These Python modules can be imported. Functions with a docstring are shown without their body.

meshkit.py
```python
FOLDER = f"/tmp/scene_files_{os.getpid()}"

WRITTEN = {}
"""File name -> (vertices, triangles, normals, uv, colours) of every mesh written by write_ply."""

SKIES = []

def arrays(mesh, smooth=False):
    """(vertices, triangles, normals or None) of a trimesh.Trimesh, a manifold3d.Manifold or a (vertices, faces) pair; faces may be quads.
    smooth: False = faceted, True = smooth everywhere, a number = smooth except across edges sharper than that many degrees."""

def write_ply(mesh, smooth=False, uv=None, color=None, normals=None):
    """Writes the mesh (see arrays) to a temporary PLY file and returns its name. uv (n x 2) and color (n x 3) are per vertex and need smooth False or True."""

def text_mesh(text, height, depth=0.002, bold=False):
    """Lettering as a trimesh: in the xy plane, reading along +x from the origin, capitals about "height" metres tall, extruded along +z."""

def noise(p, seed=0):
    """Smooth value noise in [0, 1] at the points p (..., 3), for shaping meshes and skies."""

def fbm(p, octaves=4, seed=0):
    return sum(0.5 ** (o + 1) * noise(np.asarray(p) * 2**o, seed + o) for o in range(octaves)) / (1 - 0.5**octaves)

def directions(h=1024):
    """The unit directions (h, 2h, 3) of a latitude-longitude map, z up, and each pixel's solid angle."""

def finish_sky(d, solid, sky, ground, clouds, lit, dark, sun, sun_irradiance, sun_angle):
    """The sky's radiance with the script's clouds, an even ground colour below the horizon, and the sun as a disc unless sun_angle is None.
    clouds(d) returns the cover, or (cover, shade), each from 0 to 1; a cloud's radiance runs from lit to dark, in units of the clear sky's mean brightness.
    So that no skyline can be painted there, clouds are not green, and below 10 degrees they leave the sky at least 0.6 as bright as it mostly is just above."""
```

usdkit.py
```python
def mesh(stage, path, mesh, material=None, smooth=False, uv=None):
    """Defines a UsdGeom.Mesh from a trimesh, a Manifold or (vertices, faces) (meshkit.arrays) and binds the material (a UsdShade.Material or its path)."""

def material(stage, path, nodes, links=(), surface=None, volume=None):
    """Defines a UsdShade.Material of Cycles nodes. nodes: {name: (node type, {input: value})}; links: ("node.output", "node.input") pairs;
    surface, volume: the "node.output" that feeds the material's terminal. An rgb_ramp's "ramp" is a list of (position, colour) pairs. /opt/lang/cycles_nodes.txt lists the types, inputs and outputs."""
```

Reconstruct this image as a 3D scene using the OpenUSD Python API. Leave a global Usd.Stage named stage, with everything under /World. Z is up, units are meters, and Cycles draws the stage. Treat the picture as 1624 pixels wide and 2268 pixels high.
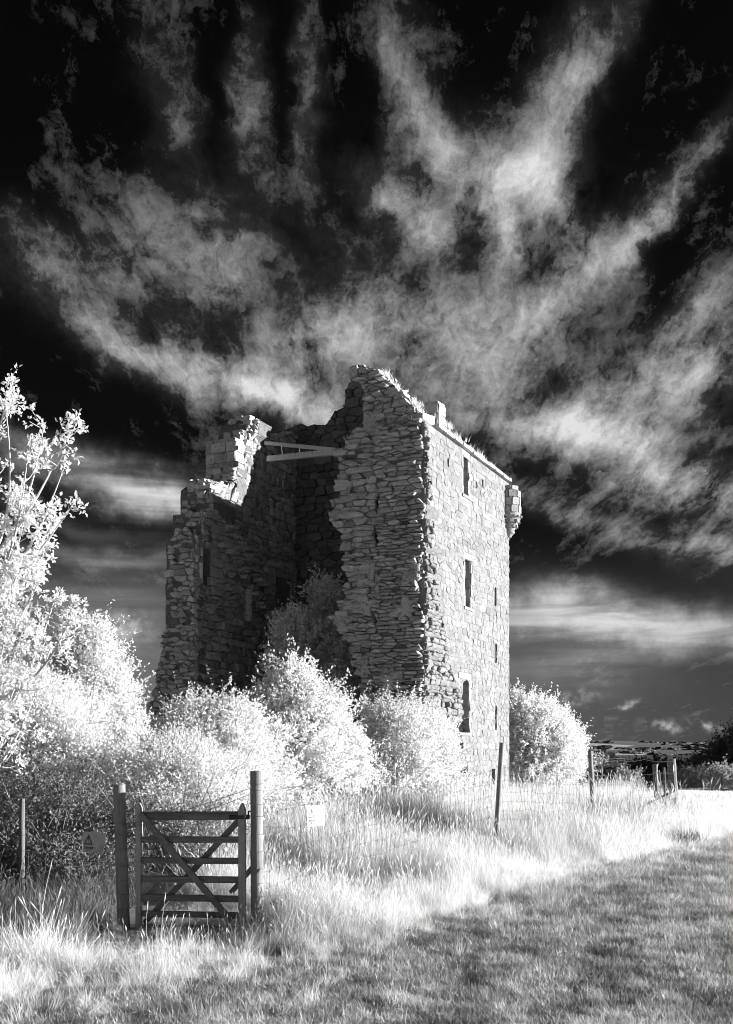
import math, numpy as np, trimesh, usdkit, meshkit
from pxr import Usd, UsdGeom, UsdLux, UsdShade, Gf, Sdf, Vt
from scipy.spatial import Voronoi, ConvexHull
from shapely.geometry import Polygon, MultiPolygon, box as sbox
from shapely.ops import unary_union

stage = Usd.Stage.CreateInMemory()
UsdGeom.SetStageUpAxis(stage, UsdGeom.Tokens.z)
UsdGeom.SetStageMetersPerUnit(stage, 1.0)
UsdGeom.Xform.Define(stage, '/World')
UsdGeom.Scope.Define(stage, '/World/Looks')

# ------------------------------------------------------------------ camera
EYE = 1.75                      # eye height above the ground by the gate
F = 2300.0                      # focal length in units of which the picture is 1624 wide
cam = UsdGeom.Camera.Define(stage, '/World/camera')
cam.CreateHorizontalApertureAttr(24.0)
cam.CreateVerticalApertureAttr(24.0 * 1024 / 733)
cam.CreateFocalLengthAttr(24.0 * F / 1624)
cam.CreateVerticalApertureOffsetAttr(24.0 * (1660 - 1134) / 1624)   # shift lens, camera held level
cam.CreateClippingRangeAttr(Gf.Vec2f(0.1, 30000))
cam.CreateExposureAttr(1.82)
cam.AddTranslateOp().Set(Gf.Vec3d(0, 0, EYE))
cam.AddRotateXOp().Set(90.0)

# ------------------------------------------------------------------ sun
EL, AZ = math.radians(9.5), math.atan2(0.999, 0.035)
SUN = np.array([math.cos(EL) * math.sin(AZ), math.cos(EL) * math.cos(AZ), math.sin(EL)])
sun = UsdLux.DistantLight.Define(stage, '/World/sun')
sun.CreateIntensityAttr(1.1)
sun.CreateAngleAttr(0.5)
sun.CreateNormalizeAttr(True)
sun.CreateColorAttr(Gf.Vec3f(1.0, 0.998, 0.994))
_x = np.cross([0, 0, 1.0], SUN); _x /= np.linalg.norm(_x); _y = np.cross(SUN, _x)
sun.AddTransformOp().Set(Gf.Matrix4d(*_x, 0, *_y, 0, *SUN, 0, 0, 0, 0, 1))


class G:
    """Small expression writer for node graphs."""
    def __init__(s): s.n, s.l, s.k = {}, [], 0
    def node(s, kind, out, **inp):
        s.k += 1; name = f'n{s.k}'; vals = {}
        for k, v in inp.items():
            if isinstance(v, str) and '.' in v: s.l.append((v, f'{name}.{k}'))
            else: vals[k] = v
        s.n[name] = (kind, vals)
        return f'{name}.{out}'
    def m(s, t, a, b=0.0, c=0.0, clamp=False): return s.node('math', 'value', math_type=t, value1=a, value2=b, value3=c, use_clamp=clamp)
    def add(s, a, b): return s.m('add', a, b)
    def sub(s, a, b): return s.m('subtract', a, b)
    def mul(s, a, b): return s.m('multiply', a, b)
    def xyz(s, x, y, z): return s.node('combine_xyz', 'vector', x=x, y=y, z=z)
    def noise(s, vec, scale, detail=2, rough=0.5, dist=0.0): return s.node('noise_texture', 'fac', vector=vec, scale=scale, detail=detail, roughness=rough, distortion=dist)
    def ramp(s, f, a, b, lo=0.0, hi=1.0, kind='smoothstep'): return s.node('map_range', 'result', range_type=kind, value=f, from_min=a, from_max=b, to_min=lo, to_max=hi, clamp=True)
    def mixf(s, f, a, b): return s.node('mix_float', 'result', fac=f, a=a, b=b)
    def grey(s, v): return s.node('combine_color', 'color', r=v, g=v, b=v)


# ------------------------------------------------------------------ sky with cirrus
def make_sky():
    g = G()
    g.node('texture_coordinate', 'generated')
    d = 'n1.generated'
    g.node('separate_xyz', 'x', vector=d)
    dx, dy, dz = 'n2.x', 'n2.y', 'n2.z'
    ax, el = g.m('arctan2', dx, dy), g.m('arcsine', dz)
    zz = g.m('add', g.m('maximum', dz, 0.0), 0.13)
    qx, qy = g.m('divide', dx, zz), g.m('divide', dy, zz)
    q = g.xyz(qx, qy, 0.0)
    # warps
    ae = g.xyz(ax, el, 0.0)
    w1 = g.noise(ae, 5.0, 3, 0.5)
    w2 = g.noise(g.xyz(g.add(ax, 7.3), g.add(el, 2.1), 0.4), 5.0, 3, 0.5)
    w3 = g.noise(ae, 26.0, 5, 0.62)
    w4 = g.noise(g.xyz(g.add(ax, 3.3), g.add(el, 5.1), 0.4), 26.0, 5, 0.62)
    axw = g.add(ax, g.add(g.mul(g.sub(w1, 0.5), 0.10), g.mul(g.sub(w3, 0.5), 0.05)))
    elw = g.add(el, g.add(g.mul(g.sub(w2, 0.5), 0.07), g.mul(g.sub(w4, 0.5), 0.035)))

    def blob(u, v, lu, lv, ang, amp, warped=True, p=1.0):
        a0 = math.atan((u - 812) / F); e0 = math.atan((1660 - v) / F * math.cos(a0))
        k = math.cos(e0)
        X = g.mul(g.sub(axw if warped else ax, a0), k)
        E = g.sub(elw if warped else el, e0)
        c, s = math.cos(math.radians(ang)), math.sin(math.radians(ang))
        lu, lv = lu / F * k * 0.92, lv / F * k * k
        P = g.m('multiply_add', X, c / lu, g.mul(E, s / lu))
        Q = g.m('multiply_add', X, -s / lv, g.mul(E, c / lv))
        r2 = g.m('multiply_add', P, P, g.mul(Q, Q))
        return g.mul(g.m('exponent', g.mul(r2, -1.0)), amp)

    def total(items):
        t = None
        for it in items:
            b = blob(*it)
            t = b if t is None else g.add(t, b)
        return t
    # cirrus: (u, v, half length, half width, angle, amount)
    cirrus = total([
        (1080, 390, 190, 90, -8, 0.58), (1235, 205, 200, 80, 58, 0.56), (930, 230, 180, 60, -68, 0.48), (900, 470, 130, 45, -30, 0.55),
        (1110, 520, 75, 40, -80, 0.55), (1220, 430, 130, 60, -40, 0.42), (1470, 470, 160, 34, 47, 0.62), (1280, 600, 150, 48, 38, 0.72),
        (1560, 690, 140, 45, 38, 0.55), (280, 760, 150, 50, -36, 0.62), (500, 835, 210, 60, -18, 0.66), (690, 880, 130, 46, -12, 0.55), (690, 740, 170, 90, 20, 0.42),
        (555, 240, 130, 38, -84, 0.3), (670, 250, 170, 30, -86, 0.32), (400, 260, 160, 60, -70, 0.18), (330, 530, 220, 90, 15, 0.32), (90, 560, 160, 70, -10, 0.26),
        (880, 690, 300, 140, 0, 0.44), (470, 600, 150, 70, 50, 0.36), (1420, 890, 270, 85, 12, 0.66), (1200, 955, 240, 46, -14, 0.45), (1480, 1060, 240, 56, -16, 0.72),
        (1080, 800, 220, 120, 0, 0.36), (1390, 20, 120, 40, 50, 0.25), (1240, 1140, 170, 32, -14, 0.36), (1540, 1200, 150, 38, -14, 0.4), (1570, 800, 120, 60, 20, 0.3)])
    bands = total([
        (290, 1085, 230, 42, -14, 0.78), (420, 1120, 130, 24, -12, 0.25), (250, 1240, 220, 26, -8, 0.25), (240, 1330, 260, 50, -4, 0.2), (1420, 1385, 330, 46, -3, 0.85), (1200, 1365, 180, 30, 6, 0.25),
        (1250, 1470, 200, 60, 0, 0.22), (250, 1430, 120, 42, 0, 0.3), (150, 1160, 200, 18, -10, 0.1)])
    lows = total([
        (1390, 1558, 26, 8, 0, 0.30), (1250, 1556, 48, 12, 0, 0.20), (1490, 1612, 44, 9, 4, 0.30), (1585, 1596, 38, 8, -10, 0.36), (1290, 1540, 20, 9, 0, 0.12), (1340, 1592, 26, 5, 0, 0.08), (290, 1400, 60, 26, 0, 0.22)])
    # torn fibres drawn out along the wind, with finer ripples across
    f1 = g.noise(g.xyz(g.add(g.mul(qx, 5.0), g.mul(w1, 1.8)), g.add(g.mul(qy, 1.7), g.mul(w2, 1.2)), 1.7), 1.7, 9, 0.66)
    f2 = g.noise(g.xyz(g.add(g.mul(qx, 19.0), g.mul(w3, 2.0)), g.add(g.mul(qy, 4.6), g.mul(w4, 2.0)), 4.7), 1.6, 8, 0.70)
    f3 = g.noise(g.xyz(g.add(g.mul(ax, 9.0), g.mul(w3, 0.5)), g.add(g.mul(el, 13.0), g.mul(w4, 0.5)), 2.0), 1.6, 10, 0.68)
    fib = g.m('multiply_add', f1, 0.38, g.m('multiply_add', f2, 0.29, g.mul(f3, 0.35)))
    fib = g.m('multiply_add', g.sub(fib, 0.51), 1.1, 0.5)
    behind = g.ramp(dy, 0.55, 0.1, 0.0, 0.45)  # cirrus out of view, strengthened to add ambient light
    thin = g.mul(g.ramp(g.noise(q, 0.9, 5, 0.6), 0.40, 0.70), behind)
    cov = g.m('minimum', g.add(cirrus, thin), 1.25)
    big = g.noise(g.xyz(g.mul(qx, 1.6), g.mul(qy, 1.0), 6.0), 1.5, 4, 0.6)
    cov = g.add(cov, g.mul(g.ramp(big, 0.35, 0.65, 0.0, 0.24, 'linear'), g.mul(g.ramp(el, 0.06, 0.25), g.ramp(el, 0.62, 0.36, 0.35, 1.0))))
    dens = g.m('divide', g.sub(fib, g.m('multiply_add', cov, -0.21, 0.545)), 0.38)
    soft = g.m('multiply', g.add(cirrus, thin), g.m('multiply_add', g.ramp(fib, 0.36, 0.64, 0.0, 1.0, 'linear'), 0.42, 0.02))
    dens = g.add(soft, g.mul(g.m('maximum', dens, 0.0), g.m('multiply_add', g.m('minimum', cov, 1.0), 0.75, 0.40)))
    dens = g.m('minimum', dens, 1.0)
    sm = g.noise(g.xyz(g.add(g.mul(ax, 3.0), g.mul(w2, 0.5)), g.mul(el, 26.0), 0.3), 2.2, 5, 0.55, 0.3)
    dens = g.add(dens, g.mul(bands, g.ramp(sm, 0.28, 0.68, 0.35, 1.1)))
    puff = g.noise(ae, 70.0, 5, 0.6)
    dens = g.add(dens, g.mul(lows, g.ramp(puff, 0.36, 0.62, 0.0, 1.7)))
    # thin veil low down, stronger to the left
    veil = g.mul(g.ramp(el, 0.02, 0.22, 1.0, 0.0), g.ramp(ax, -0.35, 0.4, 0.30, 0.07, 'linear'))
    dens = g.add(dens, veil)
    dens = g.m('minimum', g.m('maximum', dens, 0.0), 1.0)
    # infrared sky: little scattering
    sky = g.node('sky_texture', 'color', sky_type='single_scattering', sun_disc=False, sun_elevation=EL, sun_rotation=AZ, altitude=100.0, air_density=0.35, aerosol_density=0.25, ozone_density=1.0)
    bw = g.mul(g.node('rgb_to_bw', 'val', color=sky), SKY_GAIN)
    fin = g.m('add', g.mul(bw, g.sub(1.0, dens)), g.mul(g.m('power', dens, 1.12), CLOUD))
    bg = g.node('background_shader', 'background', color=g.grey(fin), strength=0.1)
    return usdkit.material(stage, '/World/Looks/sky', g.n, g.l, surface=bg)


SKY_GAIN, CLOUD = 0.012, 2.15
dome = UsdLux.DomeLight.Define(stage, '/World/sky')
UsdShade.MaterialBindingAPI.Apply(dome.GetPrim()).Bind(make_sky())
dome.GetPrim().SetCustomDataByKey('kind', 'structure')

# ------------------------------------------------------------------ helpers
USED = {}


def path_of(name, parent='/World'):
    key = f'{parent}/{name}'
    k = USED.get(key, -1) + 1
    USED[key] = k
    return key if k == 0 else f'{key}_{k:03d}'


def tag(prim, label=None, category=None, group=None, kind=None):
    p = prim.GetPrim() if hasattr(prim, 'GetPrim') else prim
    for k, v in (('label', label), ('category', category), ('group', group), ('kind', kind)):
        if v: p.SetCustomDataByKey(k, v)
    return prim


def thing(name, label, category, loc=(0, 0, 0), group=None):
    x = UsdGeom.Xform.Define(stage, path_of(name))
    x.AddTranslateOp().Set(Gf.Vec3d(*map(float, loc)))
    tag(x, label, category, group)
    x.loc = np.array(loc, float)
    return x


def put(name, vf, material, parent=None, tone=None, smooth=False, label=None, kind=None, origin=None):
    """One mesh under a thing or part. Points are given in world space; origin is the thing's base."""
    where = parent.GetPath().pathString if parent is not None else '/World'
    v, f = (vf.vertices, vf.faces) if hasattr(vf, 'vertices') else vf
    v = np.asarray(v, float)
    if origin is not None: v = v - origin
    m = usdkit.mesh(stage, path_of(name, where), (v, np.asarray(f)), material, smooth)
    if tone is not None:
        t = np.broadcast_to(np.asarray(tone, np.float32), (len(v),))
        UsdGeom.PrimvarsAPI(m).CreatePrimvar('tone', Sdf.ValueTypeNames.FloatArray, 'vertex').Set(Vt.FloatArray.FromNumpy(np.ascontiguousarray(t, np.float32)))
    tag(m, label, None, None, kind)
    return m


class Bag:
    """Collects triangles (and a tone per vertex) into one mesh."""
    def __init__(s): s.v, s.f, s.t, s.n = [], [], [], 0
    def add(s, v, f, tone=0.5):
        v, f = np.asarray(v, float), np.asarray(f, int)
        if f.shape[1] == 4: f = np.vstack([f[:, [0, 1, 2]], f[:, [0, 2, 3]]])
        s.v.append(v); s.f.append(f + s.n); s.t.append(np.broadcast_to(tone, (len(v),))); s.n += len(v)
        return s
    def get(s): return np.vstack(s.v), np.vstack(s.f)
    def tone(s): return np.concatenate(s.t)
    def put(s, name, material, parent=None, **k): return put(name, s.get(), material, parent, tone=s.tone(), **k) if s.v else None


def at(u, v, depth):
    return np.array([(u - 812) / F * depth, depth, EYE - (v - 1660) / F * depth])


def tube(p, r, sides=5, cap=True):
    p = np.asarray(p, float); n = len(p)
    r = np.broadcast_to(np.asarray(r, float), (n,))
    t = np.gradient(p, axis=0); t /= np.linalg.norm(t, axis=1, keepdims=True) + 1e-12
    ref = np.array([0, 0, 1.0]) if abs(t[:, 2]).mean() < 0.8 else np.array([1.0, 0, 0])
    a = np.cross(t, ref); a /= np.linalg.norm(a, axis=1, keepdims=True) + 1e-12
    b = np.cross(t, a); th = np.arange(sides) * 2 * np.pi / sides
    v = (p[:, None] + r[:, None, None] * (np.cos(th)[None, :, None] * a[:, None] + np.sin(th)[None, :, None] * b[:, None])).reshape(-1, 3)
    i, j = np.meshgrid(np.arange(n - 1), np.arange(sides), indexing='ij')
    k = (j + 1) % sides
    q = np.stack([i * sides + j, i * sides + k, (i + 1) * sides + k, (i + 1) * sides + j], -1).reshape(-1, 4)
    f = np.vstack([q[:, [0, 2, 1]], q[:, [0, 3, 2]]])
    if cap:
        v = np.vstack([v, p[:1], p[-1:]]); c0, c1 = n * sides, n * sides + 1
        e = np.arange(sides); e2 = (e + 1) % sides
        f = np.vstack([f, np.stack([np.full(sides, c0), e, e2], 1), np.stack([np.full(sides, c1), (n - 1) * sides + e2, (n - 1) * sides + e], 1)])
    return v, f


def curve(p0, p1, bend=(0, 0, 0), n=6):
    s = np.linspace(0, 1, n)[:, None]
    return np.asarray(p0) * (1 - s) + np.asarray(p1) * s + 4 * s * (1 - s) * np.asarray(bend)


def hull(pts):
    h = ConvexHull(pts); f = h.simplices.copy()
    c = pts[h.vertices].mean(0)
    n = np.cross(pts[f[:, 1]] - pts[f[:, 0]], pts[f[:, 2]] - pts[f[:, 0]])
    flip = (n * (pts[f[:, 0]] - c)).sum(1) < 0
    f[flip] = f[flip][:, ::-1]
    u, inv = np.unique(f, return_inverse=True)
    return pts[u], inv.reshape(f.shape)


def block(c, size, rng, X=(1, 0, 0), Y=(0, 1, 0), Z=(0, 0, 1), chamfer=0.12, jit=0.06):
    """A stone block with uneven, chamfered corners."""
    s = np.array(size, float) / 2; ch = chamfer * s.min() * 2
    pts = []
    for i in (-1, 1):
        for j in (-1, 1):
            for k in (-1, 1):
                o = np.array([i, j, k]) * s * (1 - rng.random(3) * jit * 2)
                d = np.array([i, j, k]) * ch
                pts += [o - d * [1, 0, 0], o - d * [0, 1, 0], o - d * [0, 0, 1]]
    v, f = hull(np.array(pts))
    return np.asarray(c) + v @ np.array([X, Y, Z], float), f


def board(p0, p1, w, d, up=(0, 0, 1), ch=0.006):
    """A sawn timber between two points: w across (in the plane of up), d through; edges chamfered."""
    p0, p1 = np.asarray(p0, float), np.asarray(p1, float)
    t = p1 - p0; t /= np.linalg.norm(t)
    n = np.cross(t, up); n /= np.linalg.norm(n); u = np.cross(n, t)
    w2, d2 = w / 2, d / 2
    prof = [(-w2 + ch, -d2), (w2 - ch, -d2), (w2, -d2 + ch), (w2, d2 - ch), (w2 - ch, d2), (-w2 + ch, d2), (-w2, d2 - ch), (-w2, -d2 + ch)]
    ring = np.array([u * a + n * b for a, b in prof])
    v = np.vstack([p0 + ring, p1 + ring]); k = len(prof)
    f = [[i, (i + 1) % k, k + (i + 1) % k] for i in range(k)] + [[i, k + (i + 1) % k, k + i] for i in range(k)]
    f += [[0, i + 1, i] for i in range(1, k - 1)] + [[k, k + i, k + i + 1] for i in range(1, k - 1)]
    return v, np.array(f)


def faces_out(v, f):
    m = trimesh.Trimesh(v, f, process=False)
    try: m.fix_normals()
    except Exception: pass
    return np.array(m.vertices), np.array(m.faces)


# ------------------------------------------------------------------ materials (neutral: the photograph is black and white infrared)
def mat_stone(name, lo, hi, lichen, scale=1.0, bump=0.5, stain=0.62):
    g = G(); g.node('geometry', 'position'); P = 'n1.position'
    tone = g.node('attribute', 'fac', attribute='tone')
    a = g.noise(P, 2.3 * scale, 6, 0.65); b = g.noise(P, 11.0 * scale, 5, 0.7); c = g.noise(P, 34.0 * scale, 4, 0.7)
    strat = g.noise(g.node('vector_math', 'vector', math_type='multiply', vector1=P, vector2=(3.0, 3.0, 26.0)), 1.0 * scale, 4, 0.65)
    base = g.m('multiply_add', tone, 0.62, g.m('multiply_add', g.sub(a, 0.5), 0.9, g.m('multiply_add', g.sub(strat, 0.5), 0.5, g.mul(g.sub(c, 0.5), 0.5))))
    alb = g.ramp(base, -0.1, 0.85, lo, hi, 'linear')
    spots = g.mul(g.ramp(b, 0.55, 0.66), g.ramp(a, 0.42, 0.6))
    alb = g.mixf(g.mul(spots, lichen), alb, min(0.85, hi * 1.7))
    dark = g.mul(g.ramp(g.noise(P, 5.2 * scale, 6, 0.7, 0.4), 0.54, 0.66), stain)
    alb = g.mul(alb, g.sub(1.0, dark))
    h = g.m('multiply_add', c, 0.5, g.m('multiply_add', b, 0.9, g.mul(strat, 0.8)))
    n = g.node('bump', 'normal', height=h, strength=bump, distance=0.05)
    s = g.node('principled_bsdf', 'BSDF', base_color=g.grey(alb), roughness=0.92, specular_ior_level=0.25, normal=n)
    return usdkit.material(stage, f'/World/Looks/{name}', g.n, g.l, surface=s)


def mat_leaf(name, lo, hi, trans=0.35, scale=3.0):
    g = G(); g.node('geometry', 'position'); P = 'n1.position'
    tone = g.node('attribute', 'fac', attribute='tone')
    a = g.noise(P, scale, 3, 0.6)
    alb = g.ramp(g.m('multiply_add', tone, 0.6, g.mul(a, 0.5)), 0.1, 0.95, lo, hi, 'linear')
    col = g.grey(alb)
    d = g.node('principled_bsdf', 'BSDF', base_color=col, roughness=0.6, specular_ior_level=0.3)
    t = g.node('translucent_bsdf', 'BSDF', color=col)
    s = g.node('mix_closure', 'closure', fac=trans, closure1=d, closure2=t)
    return usdkit.material(stage, f'/World/Looks/{name}', g.n, g.l, surface=s)


def mat_wood(name, lo, hi, grain=(60.0, 60.0, 3.0)):
    g = G(); g.node('geometry', 'position'); P = 'n1.position'
    st = g.noise(g.node('vector_math', 'vector', math_type='multiply', vector1=P, vector2=grain), 1.0, 5, 0.65)
    bl = g.noise(P, 4.0, 5, 0.65)
    v = g.m('multiply_add', st, 0.7, g.mul(bl, 0.7))
    alb = g.ramp(v, 0.4, 1.0, lo, hi, 'linear')
    n = g.node('bump', 'normal', height=st, strength=0.6, distance=0.012)
    s = g.node('principled_bsdf', 'BSDF', base_color=g.grey(alb), roughness=0.8, specular_ior_level=0.3, normal=n)
    return usdkit.material(stage, f'/World/Looks/{name}', g.n, g.l, surface=s)


def mat_plain(name, v, rough=0.7, metal=0.0, noise=0.3, scale=12.0):
    g = G(); g.node('geometry', 'position')
    a = g.noise('n1.position', scale, 5, 0.65)
    alb = g.ramp(a, 0.25, 0.75, v * (1 - noise), min(1, v * (1 + noise)), 'linear')
    s = g.node('principled_bsdf', 'BSDF', base_color=g.grey(alb), roughness=rough, metallic=metal)
    return usdkit.material(stage, f'/World/Looks/{name}', g.n, g.l, surface=s)


def mat_ground(name, lo, hi, scale=0.9):
    g = G(); g.node('geometry', 'position'); P = 'n1.position'
    a = g.noise(P, scale, 6, 0.65); b = g.noise(P, 14.0, 5, 0.7); c = g.noise(P, 60.0, 3, 0.7)
    alb = g.ramp(g.m('multiply_add', a, 0.6, g.m('multiply_add', b, 0.35, g.mul(c, 0.3))), 0.35, 0.9, lo, hi, 'linear')
    n = g.node('bump', 'normal', height=g.add(b, c), strength=1.0, distance=0.06)
    s = g.node('principled_bsdf', 'BSDF', base_color=g.grey(alb), roughness=0.95, specular_ior_level=0.1, normal=n)
    return usdkit.material(stage, f'/World/Looks/{name}', g.n, g.l, surface=s)


def mat_grass(name, lo, hi, trans=0.35, patch=1.1, sharp=(0.40, 0.62)):
    """Blades whose paleness drifts from patch to patch and from tuft to tuft."""
    g = G(); g.node('geometry', 'position'); P = 'n1.position'
    r = g.node('object_info', 'random')
    a = g.noise(P, patch, 5, 0.62, 0.3)
    f = g.m('multiply_add', g.ramp(a, sharp[0], sharp[1]), 0.72, g.mul(r, 0.28))
    alb = g.mixf(f, lo, hi); col = g.grey(alb)
    d = g.node('principled_bsdf', 'BSDF', base_color=col, roughness=0.55, specular_ior_level=0.35)
    t = g.node('translucent_bsdf', 'BSDF', color=col)
    s = g.node('mix_closure', 'closure', fac=trans, closure1=d, closure2=t)
    return usdkit.material(stage, f'/World/Looks/{name}', g.n, g.l, surface=s)


STONE = mat_stone('masonry', 0.14, 0.275, 0.4, 1.0, 0.6, 0.42)                 # the harled and pointed side
RUBBLE = mat_stone('rubble_masonry', 0.27, 0.62, 0.6, 1.0, 0.8, 0.5)
ASHLAR = mat_stone('dressed_stone', 0.2, 0.37, 0.35)
INNER = mat_stone('inner_masonry', 0.18, 0.48, 0.4)  # same stone as the rubble, darkened to carry the inside shade
BACKSHADE = mat_stone('shade_dark_masonry', 0.05, 0.17, 0.2)  # back wall stone with its deep shade painted into the colour
SUNPALE = mat_stone('sunlight_pale_stone', 0.62, 0.85, 0.2, 1.0, 0.5, 0.2)  # light put into the colour: paled stones for slit and window edge
MORTAR = mat_stone('mortar', 0.145, 0.24, 0.3, 1.6, 0.6, 0.25)
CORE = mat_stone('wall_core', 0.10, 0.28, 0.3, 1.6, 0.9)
DARKROCK = mat_stone('dark_field_stone', 0.06, 0.22, 0.3)
LEAF = mat_leaf('pale_leaves', 0.62, 0.94, 0.5)
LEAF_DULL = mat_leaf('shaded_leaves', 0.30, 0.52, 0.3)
LEAF_DARK = mat_leaf('dark_leaves', 0.05, 0.16, 0.2)
TWIG = mat_wood('twig_bark', 0.16, 0.36)
BARK = mat_wood('bark', 0.30, 0.55, (25, 25, 6))
POSTWOOD = mat_wood('weathered_post', 0.11, 0.32, (70, 70, 2.5))
DARKPOST = mat_wood('dark_post', 0.07, 0.20, (70, 70, 2.5))
GATEWOOD = mat_wood('treated_gate_timber', 0.07, 0.26, (3.0, 60, 60))
BEAMWOOD = mat_wood('grey_timber', 0.30, 0.5, (4, 4, 30))
IRON = mat_plain('black_iron', 0.04, 0.5, 0.6)
WIRE = mat_plain('dull_wire', 0.22, 0.55, 0.5)
SIGNWHITE = mat_plain('sign_plastic', 0.6, 0.35, 0.0, 0.02)
SIGNSHADE = mat_plain('shade_dark_sign_plastic', 0.42, 0.4, 0.0, 0.15, 9.0)  # same sign plastic, darkened to paint in the shade on it
SIGNBLACK = mat_plain('sign_print', 0.04, 0.5, 0.0, 0.1)
SIGNGREY = mat_plain('faded_sign_print', 0.22, 0.5, 0.0, 0.1)
LONGGRASS = mat_grass('long_grass_blades', 0.7, 0.95, 0.48, 0.9)
DRYGRASS = mat_grass('dry_grass_blades', 0.07, 0.30, 0.3, 1.5)
LAWN = mat_grass('lawn_blades', 0.12, 0.68, 0.35, 1.9, (0.34, 0.64))

# ------------------------------------------------------------------ terrain
def smooth01(x, a, b):
    t = np.clip((x - a) / (b - a), 0, 1); return t * t * (3 - 2 * t)


EDGE = np.array([(-9.0, 6.6), (-2.6, 7.0), (-1.5, 7.7), (-0.6, 8.3), (0.8, 10.3), (3.0, 13.4), (7.3, 19.4), (14, 28.5)])


def edge_y(x): return np.interp(x, EDGE[:, 0], EDGE[:, 1])


def height(x, y):
    x, y = np.asarray(x, float), np.asarray(y, float)
    h = 0.26 * np.exp(-((x - 2.2) ** 2 / 14 + (y - 17) ** 2 / 16)) + 0.12 * np.exp(-((x - 5) ** 2 / 9 + (y - 21) ** 2 / 12))
    p = np.stack([x, y, np.zeros_like(x)], -1)
    h = h + (meshkit.fbm(p * 0.35, 3, 5) - 0.5) * 0.16 + (meshkit.fbm(p * 1.4, 3, 9) - 0.5) * 0.08 * smooth01(y - edge_y(x), -0.2, 1.0)
    h = h - 0.25 * smooth01(y, 24, 36)
    lip = 62 + 10 * (meshkit.noise(np.stack([x * 0.03, 0 * x, 0 * x], -1), 3) - 0.5)
    h = h - 24.0 * smooth01(y, lip, lip + 170)
    return h


GROUND = mat_ground('pasture', 0.5, 0.8)
xs = np.unique(np.concatenate([np.linspace(-400, -14, 40), np.linspace(-14, 20, 137), np.linspace(20, 400, 40)]))
ys = np.unique(np.concatenate([np.linspace(-60, 4, 14), np.linspace(4, 34, 141), np.linspace(34, 80, 60), np.linspace(80, 420, 40)]))
gx, gy = np.meshgrid(xs, ys); gz = height(gx, gy)
nx, ny = len(xs), len(ys)
ii, jj = np.meshgrid(np.arange(ny - 1), np.arange(nx - 1), indexing='ij')
quad = np.stack([ii * nx + jj, ii * nx + jj + 1, (ii + 1) * nx + jj + 1, (ii + 1) * nx + jj], -1).reshape(-1, 4)
tag(put('ground', (np.stack([gx, gy, gz], -1).reshape(-1, 3), np.vstack([quad[:, [0, 1, 2]], quad[:, [0, 2, 3]]])), GROUND, smooth=True), kind='structure')


def water():
    g = G(); g.node('geometry', 'position')
    n1 = g.noise(g.node('vector_math', 'vector', math_type='multiply', vector1='n1.position', vector2=(0.05, 0.25, 1)), 1.0, 4, 0.6)
    n = g.node('bump', 'normal', height=n1, strength=0.35, distance=0.6)
    s = g.node('principled_bsdf', 'BSDF', base_color=(0.02, 0.02, 0.02), roughness=0.25, specular_ior_level=0.2, normal=n)
    return usdkit.material(stage, '/World/Looks/firth_water', g.n, g.l, surface=s)


W = -16.0
v = np.array([[-9000, 150, W], [9000, 150, W], [9000, 9000, W], [-9000, 9000, W]], float)
tag(put('water', (v, np.array([[0, 1, 2], [0, 2, 3]])), water()), kind='structure')


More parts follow.
